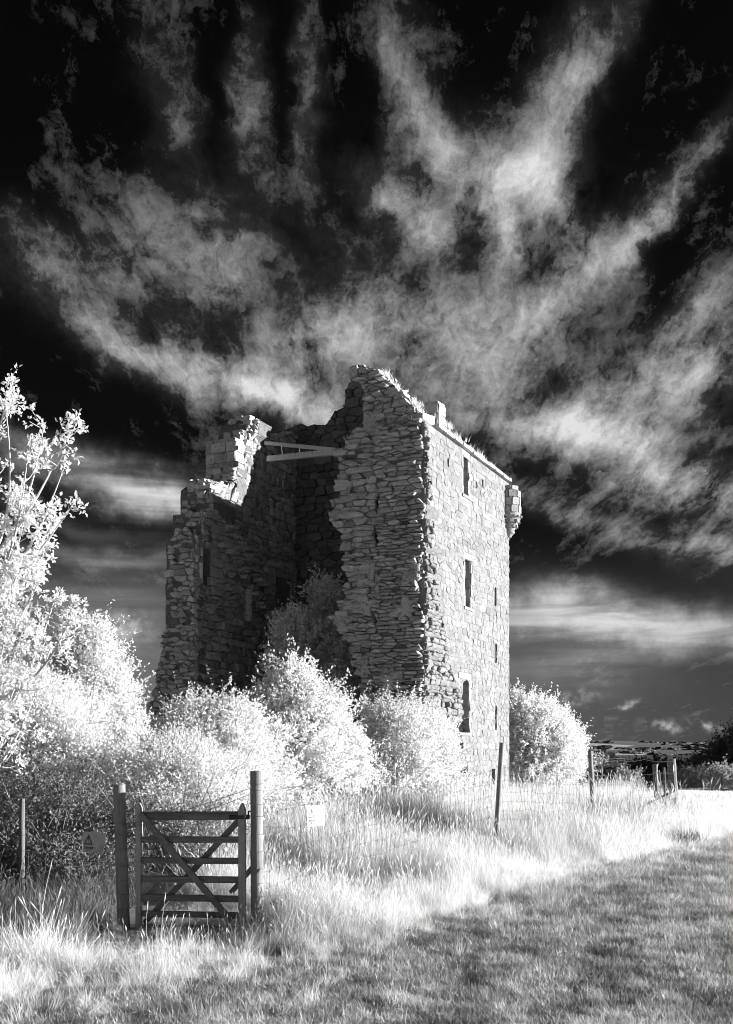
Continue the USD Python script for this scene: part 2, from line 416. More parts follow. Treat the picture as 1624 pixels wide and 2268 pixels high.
def far_land():
    g = G(); g.node('geometry', 'position'); P = g.node('vector_math', 'vector', math_type='multiply', vector1='n1.position', vector2=(0.0035, 0.0022, 0.0))
    vo = g.node('voronoi_texture', 'color', vector=P, scale=1.0)
    edge = g.node('voronoi_texture', 'distance', vector=P, scale=1.0, feature='distance_to_edge')
    cell = g.node('separate_color', 'r', color=vo)
    a = g.noise('n1.position', 0.02, 5, 0.7)
    alb = g.mul(g.ramp(g.m('multiply_add', cell, 0.7, g.mul(a, 0.4)), 0.4, 0.9, 0.04, 0.4), g.ramp(edge, 0.02, 0.06, 0.15, 1.0))
    s = g.node('principled_bsdf', 'BSDF', base_color=g.grey(alb), roughness=0.95)
    return usdkit.material(stage, '/World/Looks/far_fields', g.n, g.l, surface=s)


hx, hy = np.meshgrid(np.linspace(-5200, 5200, 160), np.linspace(3100, 6800, 40))
p = np.stack([hx, hy, 0 * hx], -1)
def hill(x, y):
    q = np.stack([x, y, 0 * x], -1)
    return W - 3 + smooth01(y, 3150, 5200) * (52 + 34 * meshkit.fbm(q / 900.0, 3, 2) - 30 * smooth01(x, 900, 2200)) + 6 * smooth01(y, 3150, 3300)


hz = hill(hx, hy)
nx, ny = hx.shape[1], hx.shape[0]
ii, jj = np.meshgrid(np.arange(ny - 1), np.arange(nx - 1), indexing='ij')
quad = np.stack([ii * nx + jj, ii * nx + jj + 1, (ii + 1) * nx + jj + 1, (ii + 1) * nx + jj], -1).reshape(-1, 4)
tag(put('hills', (np.stack([hx, hy, hz], -1).reshape(-1, 3), np.vstack([quad[:, [0, 1, 2]], quad[:, [0, 2, 3]]])), far_land(), smooth=True), kind='structure')
# hedgerows and woods on the far shore: one mass too far to count
rng = np.random.default_rng(4)
fb = Bag()
base = trimesh.creation.icosphere(1, 1.0)
for k in range(700):
    r = rng.integers(0, 9)
    yy = 3180 + r * 180 + rng.normal(0, 30); xx = rng.uniform(0.19, 0.40) * yy
    if meshkit.noise(np.array([[xx / 160, r * 3.1, 0]]), 6)[0] < 0.45: continue
    zz = float(hill(np.array([xx]), np.array([yy]))[0]) - 3
    s = rng.uniform(5, 10)
    fb.add(base.vertices * (1 + 0.3 * rng.normal(size=(len(base.vertices), 1))) * [s * 2.2, s, s * 0.8] + [xx, yy, zz + s * 0.3], base.faces, rng.random())
tag(fb.put('far_wood', LEAF_DARK), 'dark woods and hedgerows along the far shore beyond the water', 'wood', kind='stuff')

# ------------------------------------------------------------------ the ruined tower
C = np.array([1.88, 33.7, 0.0])                     # near corner of the plan
DR = np.array([0.4336, 0.9011, 0.0])                # along the sunlit side, away from the viewer
DL = np.array([-0.9011, 0.4336, 0.0])               # along the fallen front, to the left
UP = np.array([0, 0, 1.0])


def turned(rng, amount, *axes):
    """Axes knocked a little out of true."""
    q = np.linalg.qr(np.eye(3) + rng.normal(0, amount, (3, 3)))[0]
    q = q * np.sign(np.diag(q))[None, :]
    return q @ np.array(axes)


def on_front(u, v, a):
    """(b, z) where the sight line through (u, v) meets the plane a = const."""
    k = (u - 812) / F
    o = C + a * DR
    b = (o[0] - k * o[1]) / (k * DL[1] - DL[0])
    d = o[1] + b * DL[1]
    return b, EYE - (v - 1660) / F * d


def on_side(u, v, b):
    k = (u - 812) / F
    o = C + b * DL
    a = (k * o[1] - o[0]) / (DR[0] - k * DR[1])
    d = o[1] + a * DR[1]
    return a, EYE - (v - 1660) / F * d


def ragged(poly, rng, step=0.22, amp=0.06, fixed=None):
    """Breaks a polygon's outline into small uneven steps like broken masonry."""
    c = np.array(poly.exterior.coords)[:-1]; out = []
    for i in range(len(c)):
        p, q = c[i], c[(i + 1) % len(c)]
        n = max(1, int(np.linalg.norm(q - p) / step))
        e = (q - p) / max(np.linalg.norm(q - p), 1e-9); nrm = np.array([e[1], -e[0]])
        for k in range(n):
            t = k / n
            w = 0 if (fixed and fixed(p + (q - p) * t)) else 1
            out.append(p + (q - p) * t + nrm * rng.uniform(-amp, amp) * w)
    return Polygon(out).buffer(0)


def cells(poly, w, h, rng, jit=0.22):
    """Irregular coursed stones as polygons filling poly."""
    x0, y0, x1, y1 = poly.bounds
    pts = []; y = y0 - h
    while y < y1 + h:
        hh = h * rng.choice([.55, .75, 1.0, 1.3, 1.9], p=[.2, .25, .25, .2, .1]) * rng.uniform(.85, 1.15); x = x0 - w * rng.uniform(0, 1.5)
        while x < x1 + w:
            ww = w * rng.choice([0.55, 0.8, 1.0, 1.35, 1.8], p=[.2, .25, .25, .2, .1])
            pts.append((x + ww / 2, y + hh / 2 + rng.normal(0, jit * h * 0.5), hh)); x += ww
        y += hh
    pts = np.array(pts); sc = 0.95 * w / h
    vor = Voronoi(np.vstack([pts[:, :2] * [1, sc], [[-1e4, -1e4], [1e4, -1e4], [1e4, 1e4], [-1e4, 1e4]]]))
    out = []
    for i in range(len(pts)):
        reg = vor.regions[vor.point_region[i]]
        if -1 in reg or len(reg) < 3: continue
        c = Polygon(vor.vertices[reg] / [1, sc])
        if not c.is_valid: continue
        c = c.intersection(poly)
        for gm in getattr(c, 'geoms', [c]):
            if gm.geom_type == 'Polygon' and gm.area > 0.12 * w * h: out.append(gm)
    return out


def stone(poly, frame, rng, depth, lo, hi, joint, tilt=0.12, tone=None, round_=0.03, jag=0.008):
    """One wall stone: the cell shrunk by its joint, standing proud of the core, its face uneven."""
    q = poly.buffer(-joint, join_style=2)
    if q.is_empty: return None
    if q.geom_type != 'Polygon': q = max(q.geoms, key=lambda z: z.area)
    if q.area < 0.002: return None
    c = np.array(q.exterior.simplify(0.012).coords)[:-1]
    if len(c) < 3: return None
    if Polygon(c).exterior.is_ccw is False: c = c[::-1]
    m = c.mean(0); size = np.ptp(c, axis=0)
    ch = min(round_, 0.3 * size.min())
    inner = m + (c - m) * (1 - ch / (0.5 * size + 1e-6)).clip(0.3, 1)
    c = c + rng.normal(0, jag, c.shape)
    pr = rng.uniform(lo, hi) ; gxy = rng.normal(0, tilt, 2)
    top = pr + ((inner - m) @ gxy) + rng.normal(0, 0.10 * min(size.min(), 0.25), len(c)) * 0.1 * min(jag / 0.001, 8)
    mid = pr - ch * 0.9 + ((c - m) @ gxy)
    n = len(c)
    st = np.vstack([c, c, inner, [m]])
    nn = np.concatenate([np.full(n, -depth), mid, top, [top.mean() + rng.uniform(-0.01, 0.02)]])
    O, S, T, N = frame
    v = O + st[:, :1] * S + st[:, 1:] * T + nn[:, None] * N
    i = np.arange(n); k = (i + 1) % n
    f = np.vstack([np.stack([i, k, n + k], 1), np.stack([i, n + k, n + i], 1), np.stack([n + i, n + k, 2 * n + k], 1), np.stack([n + i, 2 * n + k, 2 * n + i], 1), np.stack([2 * n + i, 2 * n + k, np.full(n, 3 * n)], 1)])
    if np.dot(np.cross(S, T), N) < 0: f = f[:, ::-1]
    return v, f, q.area, (tone if tone is not None else float(np.clip(rng.normal(0.5, 0.26), 0, 1.1)))


def slab(poly, frame, thick, back=0.0):
    """The wall behind the stones: the polygon extruded inwards from n = -back to n = -thick."""
    O, S, T, N = frame; v, f, n0 = [], [], 0
    for gm in getattr(poly, 'geoms', [poly]):
        m = trimesh.creation.extrude_polygon(gm.simplify(0.01), thick - back, engine='earcut')
        p = np.array(m.vertices); w = O + p[:, :1] * S + p[:, 1:2] * T + (p[:, 2:] - thick) * N
        v.append(w); ff = np.array(m.faces) + n0; n0 += len(w)
        f.append(ff if np.dot(np.cross(S, T), N) > 0 else ff[:, ::-1])
    return np.vstack(v), np.vstack(f)


tower = thing('castle_tower', 'tall ruined stone tower with its front fallen open, standing above the bushes', 'ruined tower', C)
ALL = []          # (size in the picture, wall prim, mesh, material, tone)


def record(wall, made, m, weight=1.0, always=False):
    if made is None: return
    v, f, area, tone = made
    d = v[:, 1].mean()
    ALL.append((1e9 if always else area * weight / d ** 2, wall, (v, f), m, tone))


rng = np.random.default_rng(11)
ND, NL = -DR, -DL                                   # faces towards the viewer; faces towards the sun

# --- the sunlit side wall, with its windows
fr_side = (C, DR, UP, NL)
side = Polygon([(0.05, -0.7), (8.86, -0.7), (8.86, 12.42), (0.05, 12.42)])
holes = [sbox(3.62, 10.85, 4.12, 12.2), sbox(3.80, 6.86, 4.36, 8.56), sbox(7.05, 7.3, 7.25, 8.06), sbox(7.12, 5.1, 7.3, 5.88), sbox(7.12, 2.5, 7.32, 3.5),
         Polygon([(3.45, 2.35), (4.22, 2.35), (4.22, 4.05), (4.05, 4.25), (3.62, 4.2), (3.5, 3.7), (3.3, 3.45), (3.45, 3.3)]),
         Polygon([(2.85, 2.75), (3.45, 2.7), (3.45, 1.9), (3.2, 1.75), (2.8, 2.1)]),
         Polygon([(3.05, 0.95), (3.9, 1.5), (4.05, 1.0), (3.9, -0.1), (3.3, -0.05), (2.95, 0.2)]), sbox(2.05, 11.45, 2.2, 11.75), sbox(5.6, 11.5, 5.75, 11.85), sbox(4.9, 11.35, 5.05, 11.6), sbox(6.7, 0.4, 7.1, 1.0)]
open_side = side.difference(unary_union(holes))
w_side = put('wall', slab(open_side, fr_side, 1.45, 0.006), MORTAR, tower, tone=0.6, label='long sunlit side wall pierced by narrow windows', origin=C)
corner = sbox(-.1, -.7, .1, 9)
rough = Polygon([(0, -0.7), (4.0, -0.7), (3.6, 1.2), (3.3, 3.6), (2.3, 4.6), (1.5, 6.2), (0.85, 7.6), (0.55, 9.0), (0.35, 10.4), (0.2, 12.5), (0, 12.5)])
dress = unary_union([h.buffer(0.17, join_style=2) for h in holes[:2]] + [holes[5].buffer(0.14, join_style=2)])
dr = []
for h in (holes[0], holes[1], holes[5]):            # dressed window margins
    x0, y0, x1, y1 = h.bounds; y = y0
    while y < y1 - 0.1:
        hh = min(rng.uniform(0.28, 0.48), y1 - y)
        for s0, s1 in ((x0 - rng.uniform(.14, .3), x0), (x1, x1 + rng.uniform(.14, .3))):
            if h is holes[5] and s1 == x0 and y < 3.5: continue
            dr.append(sbox(s0, y, s1, y + hh))
        y += hh
    dr.append(sbox(x0 - 0.2, y1, x1 + 0.2, y1 + 0.24))
for q in dr: record(w_side, stone(q, fr_side, rng, 0.3, 0.0, 0.02, 0.008, 0.02, rng.uniform(.6, 1.0), 0.012), ASHLAR, 1.5)
for h in (holes[0], holes[1], holes[5]):            # stones of the far jamb, facing the viewer
    x0, y0, x1, y1 = h.bounds; y = y0
    while y < y1 - .12:
        hh = min(rng.uniform(.25, .5), y1 - y)
        vf = block(C + DR * (x1 + .06) + DL * .30 + UP * (y + hh / 2), (.56, .16, hh - .015), rng, DL, DR, UP, .05, .03)
        record(w_side, (*vf, .06, rng.uniform(.4, 1.0)), ASHLAR, 1.5); y += hh
    vf = block(C + DR * (x0 + x1) / 2 + DL * .12 + UP * (y0 - .05), (x1 - x0 + .3, .34, .1), rng, DR, DL, UP, .08, .03)
    record(w_side, (*vf, .06, rng.uniform(.4, 1.0)), ASHLAR, 1.5)
used = unary_union(dr)
for q in cells(open_side.difference(rough).difference(used), 0.36, 0.215, rng, .3):
    record(w_side, stone(q, fr_side, rng, 0.16, 0.003, 0.016, 0.003, 0.02, float(np.clip(rng.normal(.5, .24), 0, 1)), 0.006, 0.003), STONE, 0.8)
for q in cells(open_side.intersection(rough).difference(used), 0.42, 0.155, rng):
    record(w_side, stone(q, fr_side, rng, 0.2, 0.01, 0.15, 0.012, 0.16), STONE, 1.0)
white = Polygon([(4.55, 0.2), (5.1, 0.22), (5.13, 0.62), (4.95, 0.8), (4.6, 0.72)])
record(w_side, stone(white, fr_side, rng, 0.1, 0.07, 0.08, 0.0, 0.02, 1.6, 0.05), ASHLAR, always=True)
# eaves course under the grassy wall head
cor = 0.95
while cor < 8.7:
    ln = min(rng.uniform(0.6, 1.1), 8.86 - cor)
    v, f = block(C + DR * (cor + ln / 2) + NL * 0.02 + UP * (12.52 + rng.normal(0, .01)), (ln - 0.02, 0.24, 0.13), rng, DR, NL, UP, 0.16, 0.06)
    record(w_side, (v, f, ln * 0.2, rng.uniform(.0, .5)), RUBBLE, 1.2); cor += ln
head = Polygon([(0.0, 0.02), (8.8, 0.02), (8.8, 1.35), (0.0, 1.35)])
v, f = slab(Polygon([(0.15, 12.4), (8.8, 12.4), (8.8, 12.62), (6, 12.72), (3, 12.8), (1.4, 12.95), (0.15, 12.75)]), fr_side, 1.4, 0.12)
put('wall_head', (v, f), RUBBLE, tower, tone=0.4, origin=C)

# --- the broken near pier: end of the side wall and the stump of the fallen front, with half a gable above
def front_poly(uv, a): return Polygon([on_front(u, v, a) for u, v in uv])


gable = front_poly([(774, 842), (776, 818), (790, 806), (815, 811), (850, 827), (866, 850), (890, 874), (912, 897), (929, 922), (929, 970), (800, 970), (803, 945), (806, 905), (805, 868), (798, 850)], 0.2)
stump = front_poly([(806, 948), (836, 940), (836, 1850), (797, 1850), (795, 1550), (800, 1509), (789, 1467), (781, 1439), (766, 1412), (750, 1395), (737, 1383), (738, 1368), (742, 1352), (741, 1331), (763, 1326),
                    (761, 1286), (764, 1231), (752, 1206), (750, 1187), (759, 1174), (738, 1168), (734, 1150), (727, 1109), (748, 1102), (747, 1062), (755, 1040), (752, 1016), (738, 1012), (738, 990), (756, 984), (764, 966), (770, 960), (797, 952)], 0.08)
end = Polygon([(0.09, -0.7)] + [on_front(u, v, -0.06) for u, v in [(828, 1850), (826, 1560), (830, 1400), (826, 1330), (832, 1180), (828, 1060), (833, 938), (860, 936), (885, 930), (912, 932)]] + [(0.09, 12.5)])
ex = on_front(927, 928, 0.2)
for nm, poly, a, thick, wd, hg, mt, lbl in (('gable', gable, 0.2, 0.85, 0.36, 0.13, RUBBLE, 'half gable dark with lichen, still standing on the pier'), ('pier', stump, 0.08, 1.3, 0.50, 0.17, RUBBLE, 'stump of the fallen front wall with jagged toothed edge'), ('pier', end, -0.06, 1.2, 0.40, 0.115, RUBBLE, 'broken end of the side wall')):
    fr = (C + DR * a, DL, UP, ND)
    pg = ragged(poly, rng, 0.28 if nm == 'pier' else .2, 0.15 if nm == 'pier' else .045)
    w = put(nm, slab(pg, fr, thick, 0.10), CORE, tower, tone=0.5, label=lbl, origin=C)
    for q in cells(pg, wd, hg, rng, 0.28):
        if rng.random() < 0.05: continue
        big = q.distance(Polygon(pg.exterior).exterior) < 0.03
        record(w, stone(q, fr, rng, 0.35 if big else 0.22, -0.09, 0.10 if rng.random() < .8 else .24, 0.011, 0.22), mt, 1.2)
# patches of old mortar and harling that still cling to the broken faces
for k in range(15):
    pg_, a_ = ((stump, 0.08), (end, -0.06), (gable, 0.2))[k % 3 if k < 18 else k % 2]
    x0, y0, x1, y1 = pg_.bounds
    cx, cy = rng.uniform(x0, x1), rng.uniform(max(y0, 2.5), y1)
    th = np.linspace(0, 2 * np.pi, 22)[:-1]; rr = rng.uniform(.12, .42) * (1 + .35 * rng.normal(size=21)).clip(.45, 1.7)
    bl = Polygon(np.c_[cx + rr * np.cos(th) * rng.uniform(.8, 1.6), cy + rr * np.sin(th)]).buffer(0).intersection(pg_.buffer(-.06))
    for gm in getattr(bl, 'geoms', [bl]):
        if gm.geom_type == 'Polygon' and gm.area > .03:
            record(w, stone(gm, (C + DR * a_, DL, UP, ND), rng, .15, .05, .09, 0, .08, rng.uniform(.2, .7), .05, .012), RUBBLE, 0.6)
# big through-stones toothing out of the stump's broken edge, and the springing of the vault below
for (u, v, wpx, hpx) in [(748, 1002, 36, 22), (757, 1075, 52, 26), (752, 1137, 56, 22), (748, 1158, 44, 18), (766, 1208, 36, 22), (757, 1356, 40, 14), (762, 1375, 58, 16), (768, 1390, 56, 16), (776, 1412, 50, 18), (786, 1440, 44, 22), (792, 1466, 40, 20), (798, 1490, 40, 20)]:
    b, z = on_front(u, v, 0.0)
    s = 34.5 / F
    V, Fc = block(C + DR * 0.22 + DL * b + UP * z, (wpx * s * rng.uniform(.7, 1.15), 0.5, hpx * s * rng.uniform(.6, 1.0)), rng, *turned(rng, .09, DL, DR, UP), chamfer=0.14, jit=0.16)
    record(w, (V, Fc, wpx * hpx * s * s, rng.uniform(.1, .9)), RUBBLE, 1.5)
# stones capping the gable slope and its ragged crest
for k in range(46):
    t = rng.random() ** 0.9
    u, v = np.interp(t, [0, .12, .3, .5, .75, 1], [777, 792, 832, 862, 896, 930]), np.interp(t, [0, .12, .3, .5, .75, 1], [822, 812, 824, 848, 884, 924])
    b, z = on_front(u, v, 0.4)
    sz = rng.uniform(.6, 1.3)
    V, Fc = block(C + DR * (0.2 + rng.random() * .65) + DL * b + UP * (z - rng.uniform(.02, .14)), (.36 * sz, rng.uniform(.25, .5), rng.uniform(.09, .2) * sz), rng, *turned(rng, .16, DL, DR, UP), chamfer=0.16, jit=0.16)
    record(w, (V, Fc, 0.08, rng.uniform(.2, 1.0)), RUBBLE, 1.5)
b, z = on_front(787, 826, 0.25)
record(w, (*block(C + DR * 0.3 + DL * b + UP * z, (0.34, 0.5, 0.4), rng, DL, DR, UP, 0.12, 0.1), 0.2, 1.5), ASHLAR, always=True)

# --- the far side wall seen from inside, stepping down towards the viewer
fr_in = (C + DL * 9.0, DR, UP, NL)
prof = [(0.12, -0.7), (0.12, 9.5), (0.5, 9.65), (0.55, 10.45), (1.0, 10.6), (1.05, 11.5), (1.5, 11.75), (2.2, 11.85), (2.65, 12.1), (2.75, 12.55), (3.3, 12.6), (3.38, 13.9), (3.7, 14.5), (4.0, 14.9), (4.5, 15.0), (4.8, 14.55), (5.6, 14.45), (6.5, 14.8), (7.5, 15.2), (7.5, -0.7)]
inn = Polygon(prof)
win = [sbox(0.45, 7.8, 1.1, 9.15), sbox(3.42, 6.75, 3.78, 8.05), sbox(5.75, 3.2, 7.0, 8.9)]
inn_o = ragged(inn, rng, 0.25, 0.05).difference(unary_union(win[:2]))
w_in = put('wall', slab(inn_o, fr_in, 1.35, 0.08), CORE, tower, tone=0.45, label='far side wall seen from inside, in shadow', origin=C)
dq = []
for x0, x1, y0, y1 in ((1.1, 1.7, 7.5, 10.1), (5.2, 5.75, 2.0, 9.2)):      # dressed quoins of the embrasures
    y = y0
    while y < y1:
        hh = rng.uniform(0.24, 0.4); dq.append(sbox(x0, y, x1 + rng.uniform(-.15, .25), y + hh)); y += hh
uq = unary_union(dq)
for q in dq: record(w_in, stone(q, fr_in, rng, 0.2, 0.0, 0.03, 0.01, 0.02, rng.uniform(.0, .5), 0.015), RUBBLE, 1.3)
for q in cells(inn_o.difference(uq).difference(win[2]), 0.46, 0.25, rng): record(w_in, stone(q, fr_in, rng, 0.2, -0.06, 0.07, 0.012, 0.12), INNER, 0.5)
rec = slab(win[2].buffer(0.02), (fr_in[0] - NL * 0.45, DR, UP, NL), 0.1)
record(w_in, (*block(C + DL * 9.02 + DR * .42 + UP * 8.5, (.12, .12, 1.3), rng, DL, DR, UP, .06, .05), .05, .8), SUNPALE, always=True)  # pale strip standing in for the bright light at the window edge
# dressed stones lining the slit, paled to paint in the sunlight there
y = 6.8
while y < 8.0:
    hh = rng.uniform(0.10, 0.24)
    V, Fc = block(C + DL * 9.22 + DR * 3.76 + UP * (y + hh / 2), (0.5, 0.26, hh - 0.012), rng, DL, DR, UP, 0.06, 0.05)
    record(w_in, (V, Fc, 0.05, rng.uniform(.2, 1.0)), SUNPALE, always=True); y += hh
# wall ends that face the viewer, one behind the other
steps = [(0.1, [(432, 1195), (432, 1850), (306, 1850), (314, 1660), (322, 1610), (328, 1580), (338, 1530), (350, 1480), (360, 1420), (372, 1388), (368, 1372), (370, 1300), (372, 1250), (376, 1190), (393, 1188), (394, 1172), (410, 1168)], 0.55),
         (0.55, [(448, 1130), (448, 1230), (376, 1230), (382, 1186), (395, 1180), (396, 1136), (412, 1132), (414, 1128)], 0.6),
         (1.05, [(466, 1060), (466, 1160), (416, 1160), (416, 1116), (413, 1080), (418, 1064), (438, 1058)], 1.6),
         (2.6, [(520, 1034), (520, 1100), (455, 1100), (455, 1062), (462, 1036)], 0.8), (3.35, [(541, 950), (541, 1060), (524, 1060), (523, 985), (524, 962), (532, 952)], 0.8), (3.9, [(570, 930), (558, 1000), (536, 1000), (536, 945), (548, 932)], 1.0)]
for a, uv, th in steps:
    pg = ragged(front_poly(uv, a), rng, 0.24, 0.10)
    fr = (C + DR * a, DL, UP, ND)
    w = put('wall_end', slab(pg, fr, th, 0.1), CORE, tower, tone=0.45, origin=C)
    for q in cells(pg, 0.36, 0.18, rng, 0.4): record(w, stone(q, fr, rng, 0.3, -0.08, 0.16, 0.012, 0.24), RUBBLE, 0.9)
for s in range(70):                                  # loose stones along the stepped wall heads
    a = rng.uniform(0.2, 7.4)
    z = float(np.interp(a, [p[0] for p in prof[1:-1]], [p[1] for p in prof[1:-1]]))
    V, Fc = block(C + DR * a + DL * rng.uniform(9.05, 10.1) + UP * (z + rng.uniform(-.05, .1)), (rng.uniform(.25, .55), rng.uniform(.25, .5), rng.uniform(.12, .26)), rng, DR, DL, UP, 0.14, 0.16)
    record(w_in, (V, Fc, 0.08, rng.uniform(.3, .9)), RUBBLE, 1.0)

# --- angle turret box of dressed stone on the far wall head
tb = put('turret', (lambda m: (m.vertices @ np.array([DR, DL, UP]) + C + DR * 3.0 + DL * 9.68 + UP * 13.02, m.faces))(trimesh.creation.box([0.5, 1.22, 1.0])), MORTAR, tower, tone=0.5, label='square dressed stone turret stump on the wall head', origin=C)
for fr, wd in (((C + DR * 2.72 + DL * 8.99, DL, UP, ND), 1.38), ((C + DR * 2.70 + DL * 9.02, DR, UP, NL), 0.62)):
    z = 12.45
    for hh in (0.42, 0.40, 0.40):
        x = 0.0
        while x < wd - 0.05:
            ln = min(rng.uniform(0.4, 0.8), wd - x)
            if wd - x - ln < 0.2: ln = wd - x
            record(tb, stone(sbox(x, z, x + ln, z + hh), fr, rng, 0.08, 0.03, 0.045, 0.010, 0.02, rng.uniform(.1, .7), 0.018), RUBBLE, 2.0); x += ln
        z += hh
put('turret_cap', block(C + DR * 3.0 + DL * 9.68 + UP * 13.72, (0.66, 1.4, 0.14), rng, DR, DL, UP, 0.2, 0.03), ASHLAR, tower, tone=0.6, origin=C)
# --- dormer stump above the near eaves
dm = put('dormer', (lambda m: (m.vertices @ np.array([DR, DL, UP]) + C + DR * 1.55 + DL * 0.35 + UP * 12.95, m.faces))(trimesh.creation.box([0.5, 0.62, 0.9])), MORTAR, tower, tone=0.5, label='small dressed dormer stump above the eaves', origin=C)
for fr, wd in (((C + DR * 1.28 + DL * 0.02, DL, UP, ND), 0.66), ((C + DR * 1.28 + DL * 0.02, DR, UP, NL), 0.56)):
    for z, hh in ((12.68, .36), (13.04, .34)):
        record(dm, stone(sbox(0, z, wd, z + hh), fr, rng, 0.05, 0.02, 0.04, 0.008, 0.015, rng.uniform(.7, 1.1), 0.015), ASHLAR, always=True)
put('dormer_cap', block(C + DR * 1.56 + DL * 0.35 + UP * 13.43, (0.62, 0.74, 0.10), rng, DR, DL, UP, 0.2, 0.10), ASHLAR, tower, tone=0.6, origin=C)
put('stone_ledge', block(C + DR * 1.75 + DL * 0.25 + UP * 12.98, (0.9, 0.45, 0.10), rng, DR, DL, UP, 0.2, 0.1), RUBBLE, tower, tone=0.6, origin=C)

# --- back wall, rising to its broken gable
bp = [on_front(u, v, 7.45) for u, v in [(615, 956), (625, 948), (640, 943), (665, 941), (700, 940), (720, 934), (735, 922), (745, 914), (760, 896), (768, 880), (766, 866), (772, 846), (784, 842), (800, 850)]]
bp = [p for p in bp if p[0] > 5.0] + [(4.6, 16.3), (2.6, 14.6), (0.4, 12.6), (0.4, -0.7), (9.6, -0.7)]
back = ragged(Polygon(bp), rng, 0.35, 0.16)
fr_b = (C + DR * 7.45, DL, UP, ND)
w_b = put('wall', slab(back, fr_b, 1.3, 0.08), BACKSHADE, tower, tone=0.4, label='back wall deep in shadow, rising to a broken gable', origin=C)
for q in cells(back, 0.55, 0.30, rng): record(w_b, stone(q, fr_b, rng, 0.2, -0.06, 0.09, 0.012, 0.12), BACKSHADE, 0.35)
# shelf of masonry left from the upper vault on the inner wall
for k in range(60):
    t = rng.random(); a = 1.6 + 5.4 * t
    z = 10.1 - 3.6 * t + rng.uniform(-.7, .7)
    V, Fc = block(C + DR * a + DL * (8.95 + rng.uniform(-.12, .1)) + UP * z, (rng.uniform(.3, .6), rng.uniform(.25, .5), rng.uniform(.08, .2)), rng, DR, DL, UP, 0.14, 0.15)
    record(w_in, (V, Fc, 0.08, rng.uniform(.4, 1.0)), INNER, 0.5)

# --- corbelled corner turret at the far end of the sunlit side
tc = C + DR * 8.80 + NL * 0.0
def lathe(profile, centre, sides=28, wob=0.0):
    th = np.arange(sides) * 2 * np.pi / sides
    v = np.array([[r * math.cos(t) * (1 + wob * rng.normal()), r * math.sin(t) * (1 + wob * rng.normal()), z] for z, r in profile for t in th]) + centre
    n = len(profile); i, j = np.meshgrid(np.arange(n - 1), np.arange(sides), indexing='ij'); k = (j + 1) % sides
    q = np.stack([i * sides + j, i * sides + k, (i + 1) * sides + k, (i + 1) * sides + j], -1).reshape(-1, 4)
    return v, np.vstack([q[:, [0, 1, 2]], q[:, [0, 2, 3]]])
ct = put('corbel', lathe([(10.20, 0.02), (10.24, .10), (10.36, .17), (10.40, .24), (10.46, .25), (10.5, .22), (10.62, .27), (10.66, .34), (10.72, .36), (10.76, .33), (10.95, .40), (11.0, .47), (11.08, .48), (11.12, .45), (11.2, .47)], tc, 28, 0.015), ASHLAR, tower, tone=0.7, label='moulded corbel of the corner turret', origin=C)
for z, r, n, hh in ((10.66, .34, 12, .10), (10.86, .42, 9, .14), (11.04, .50, 16, .07)):
    for k in range(n):
        t = 2 * math.pi * k / n
        d = np.array([math.cos(t), math.sin(t), 0])
        record(ct, (*block(tc + d * r + UP * z, (0.10, 0.16 * r * 12 / n / .35 * .6, hh), rng, d, np.cross(UP, d), UP, 0.15, 0.06), 0.02, rng.uniform(.6, 1.0)), ASHLAR, 0.3)
td = put('turret', lathe([(11.16, 0.05), (11.16, .44), (12.1, .42), (12.1, .05)], tc, 28, 0.01), MORTAR, tower, tone=0.6, label='round corner turret stump on carved corbels', origin=C)
for z, hh, r, n in ((11.17, .30, .46, 9), (11.47, .32, .45, 8), (11.79, .28, .44, 8), (12.07, .2, .34, 6)):
    off = rng.random()
    for k in range(n):
        t = 2 * math.pi * (k + off) / n; d = np.array([math.cos(t), math.sin(t), 0])
        record(td, (*block(tc + d * (r - 0.06) + UP * (z + hh / 2), (0.18, 2 * math.pi * r / n - 0.015, hh - 0.012), rng, d, np.cross(UP, d), UP, 0.16, 0.05), 0.05, rng.uniform(.5, 1.1)), ASHLAR, 1.0)

# the 300 stones that show largest are parts of their own; the rest of each wall is joined
ALL.sort(key=lambda x: -x[0])
rest = {}
for k, (s, w, vf, m, tone) in enumerate(ALL):
    if k < 300: put('stone', vf, m, w, tone=tone, origin=C)
    else: rest.setdefault((str(w.GetPath()), str(m.GetPath())), [w, m, Bag()])[2].add(*vf, tone)
for w, m, bag in rest.values(): bag.put('small_stone', m, w, kind='stuff', origin=C)
print('stones', len(ALL))

# --- timbers still spanning the gap at roof level
tm = thing('timber_truss', 'two grey old timbers with ties spanning the gap near the tower top', 'timber beams', C + DR * 0.8 + DL * 3.0 + UP * 11.8)
e1, e2, e3 = at(742, 996, 35.2), at(590, 981, 40.2), at(595, 1016, 40.2)
e4 = at(744, 1001, 35.2)
put('beam', board(e1, e2, 0.13, 0.16), BEAMWOOD, tm, origin=tm.loc)
put('beam', board(e4, e3, 0.20, 0.16), BEAMWOOD, tm, origin=tm.loc)
for t in (0.28, 0.53, 0.8):
    p, q = e1 + (e2 - e1) * t, e4 + (e3 - e4) * t
    put('tie', board(p + UP * .03, q - UP * .05, 0.05, 0.20, up=DR), IRON, tm, origin=tm.loc)

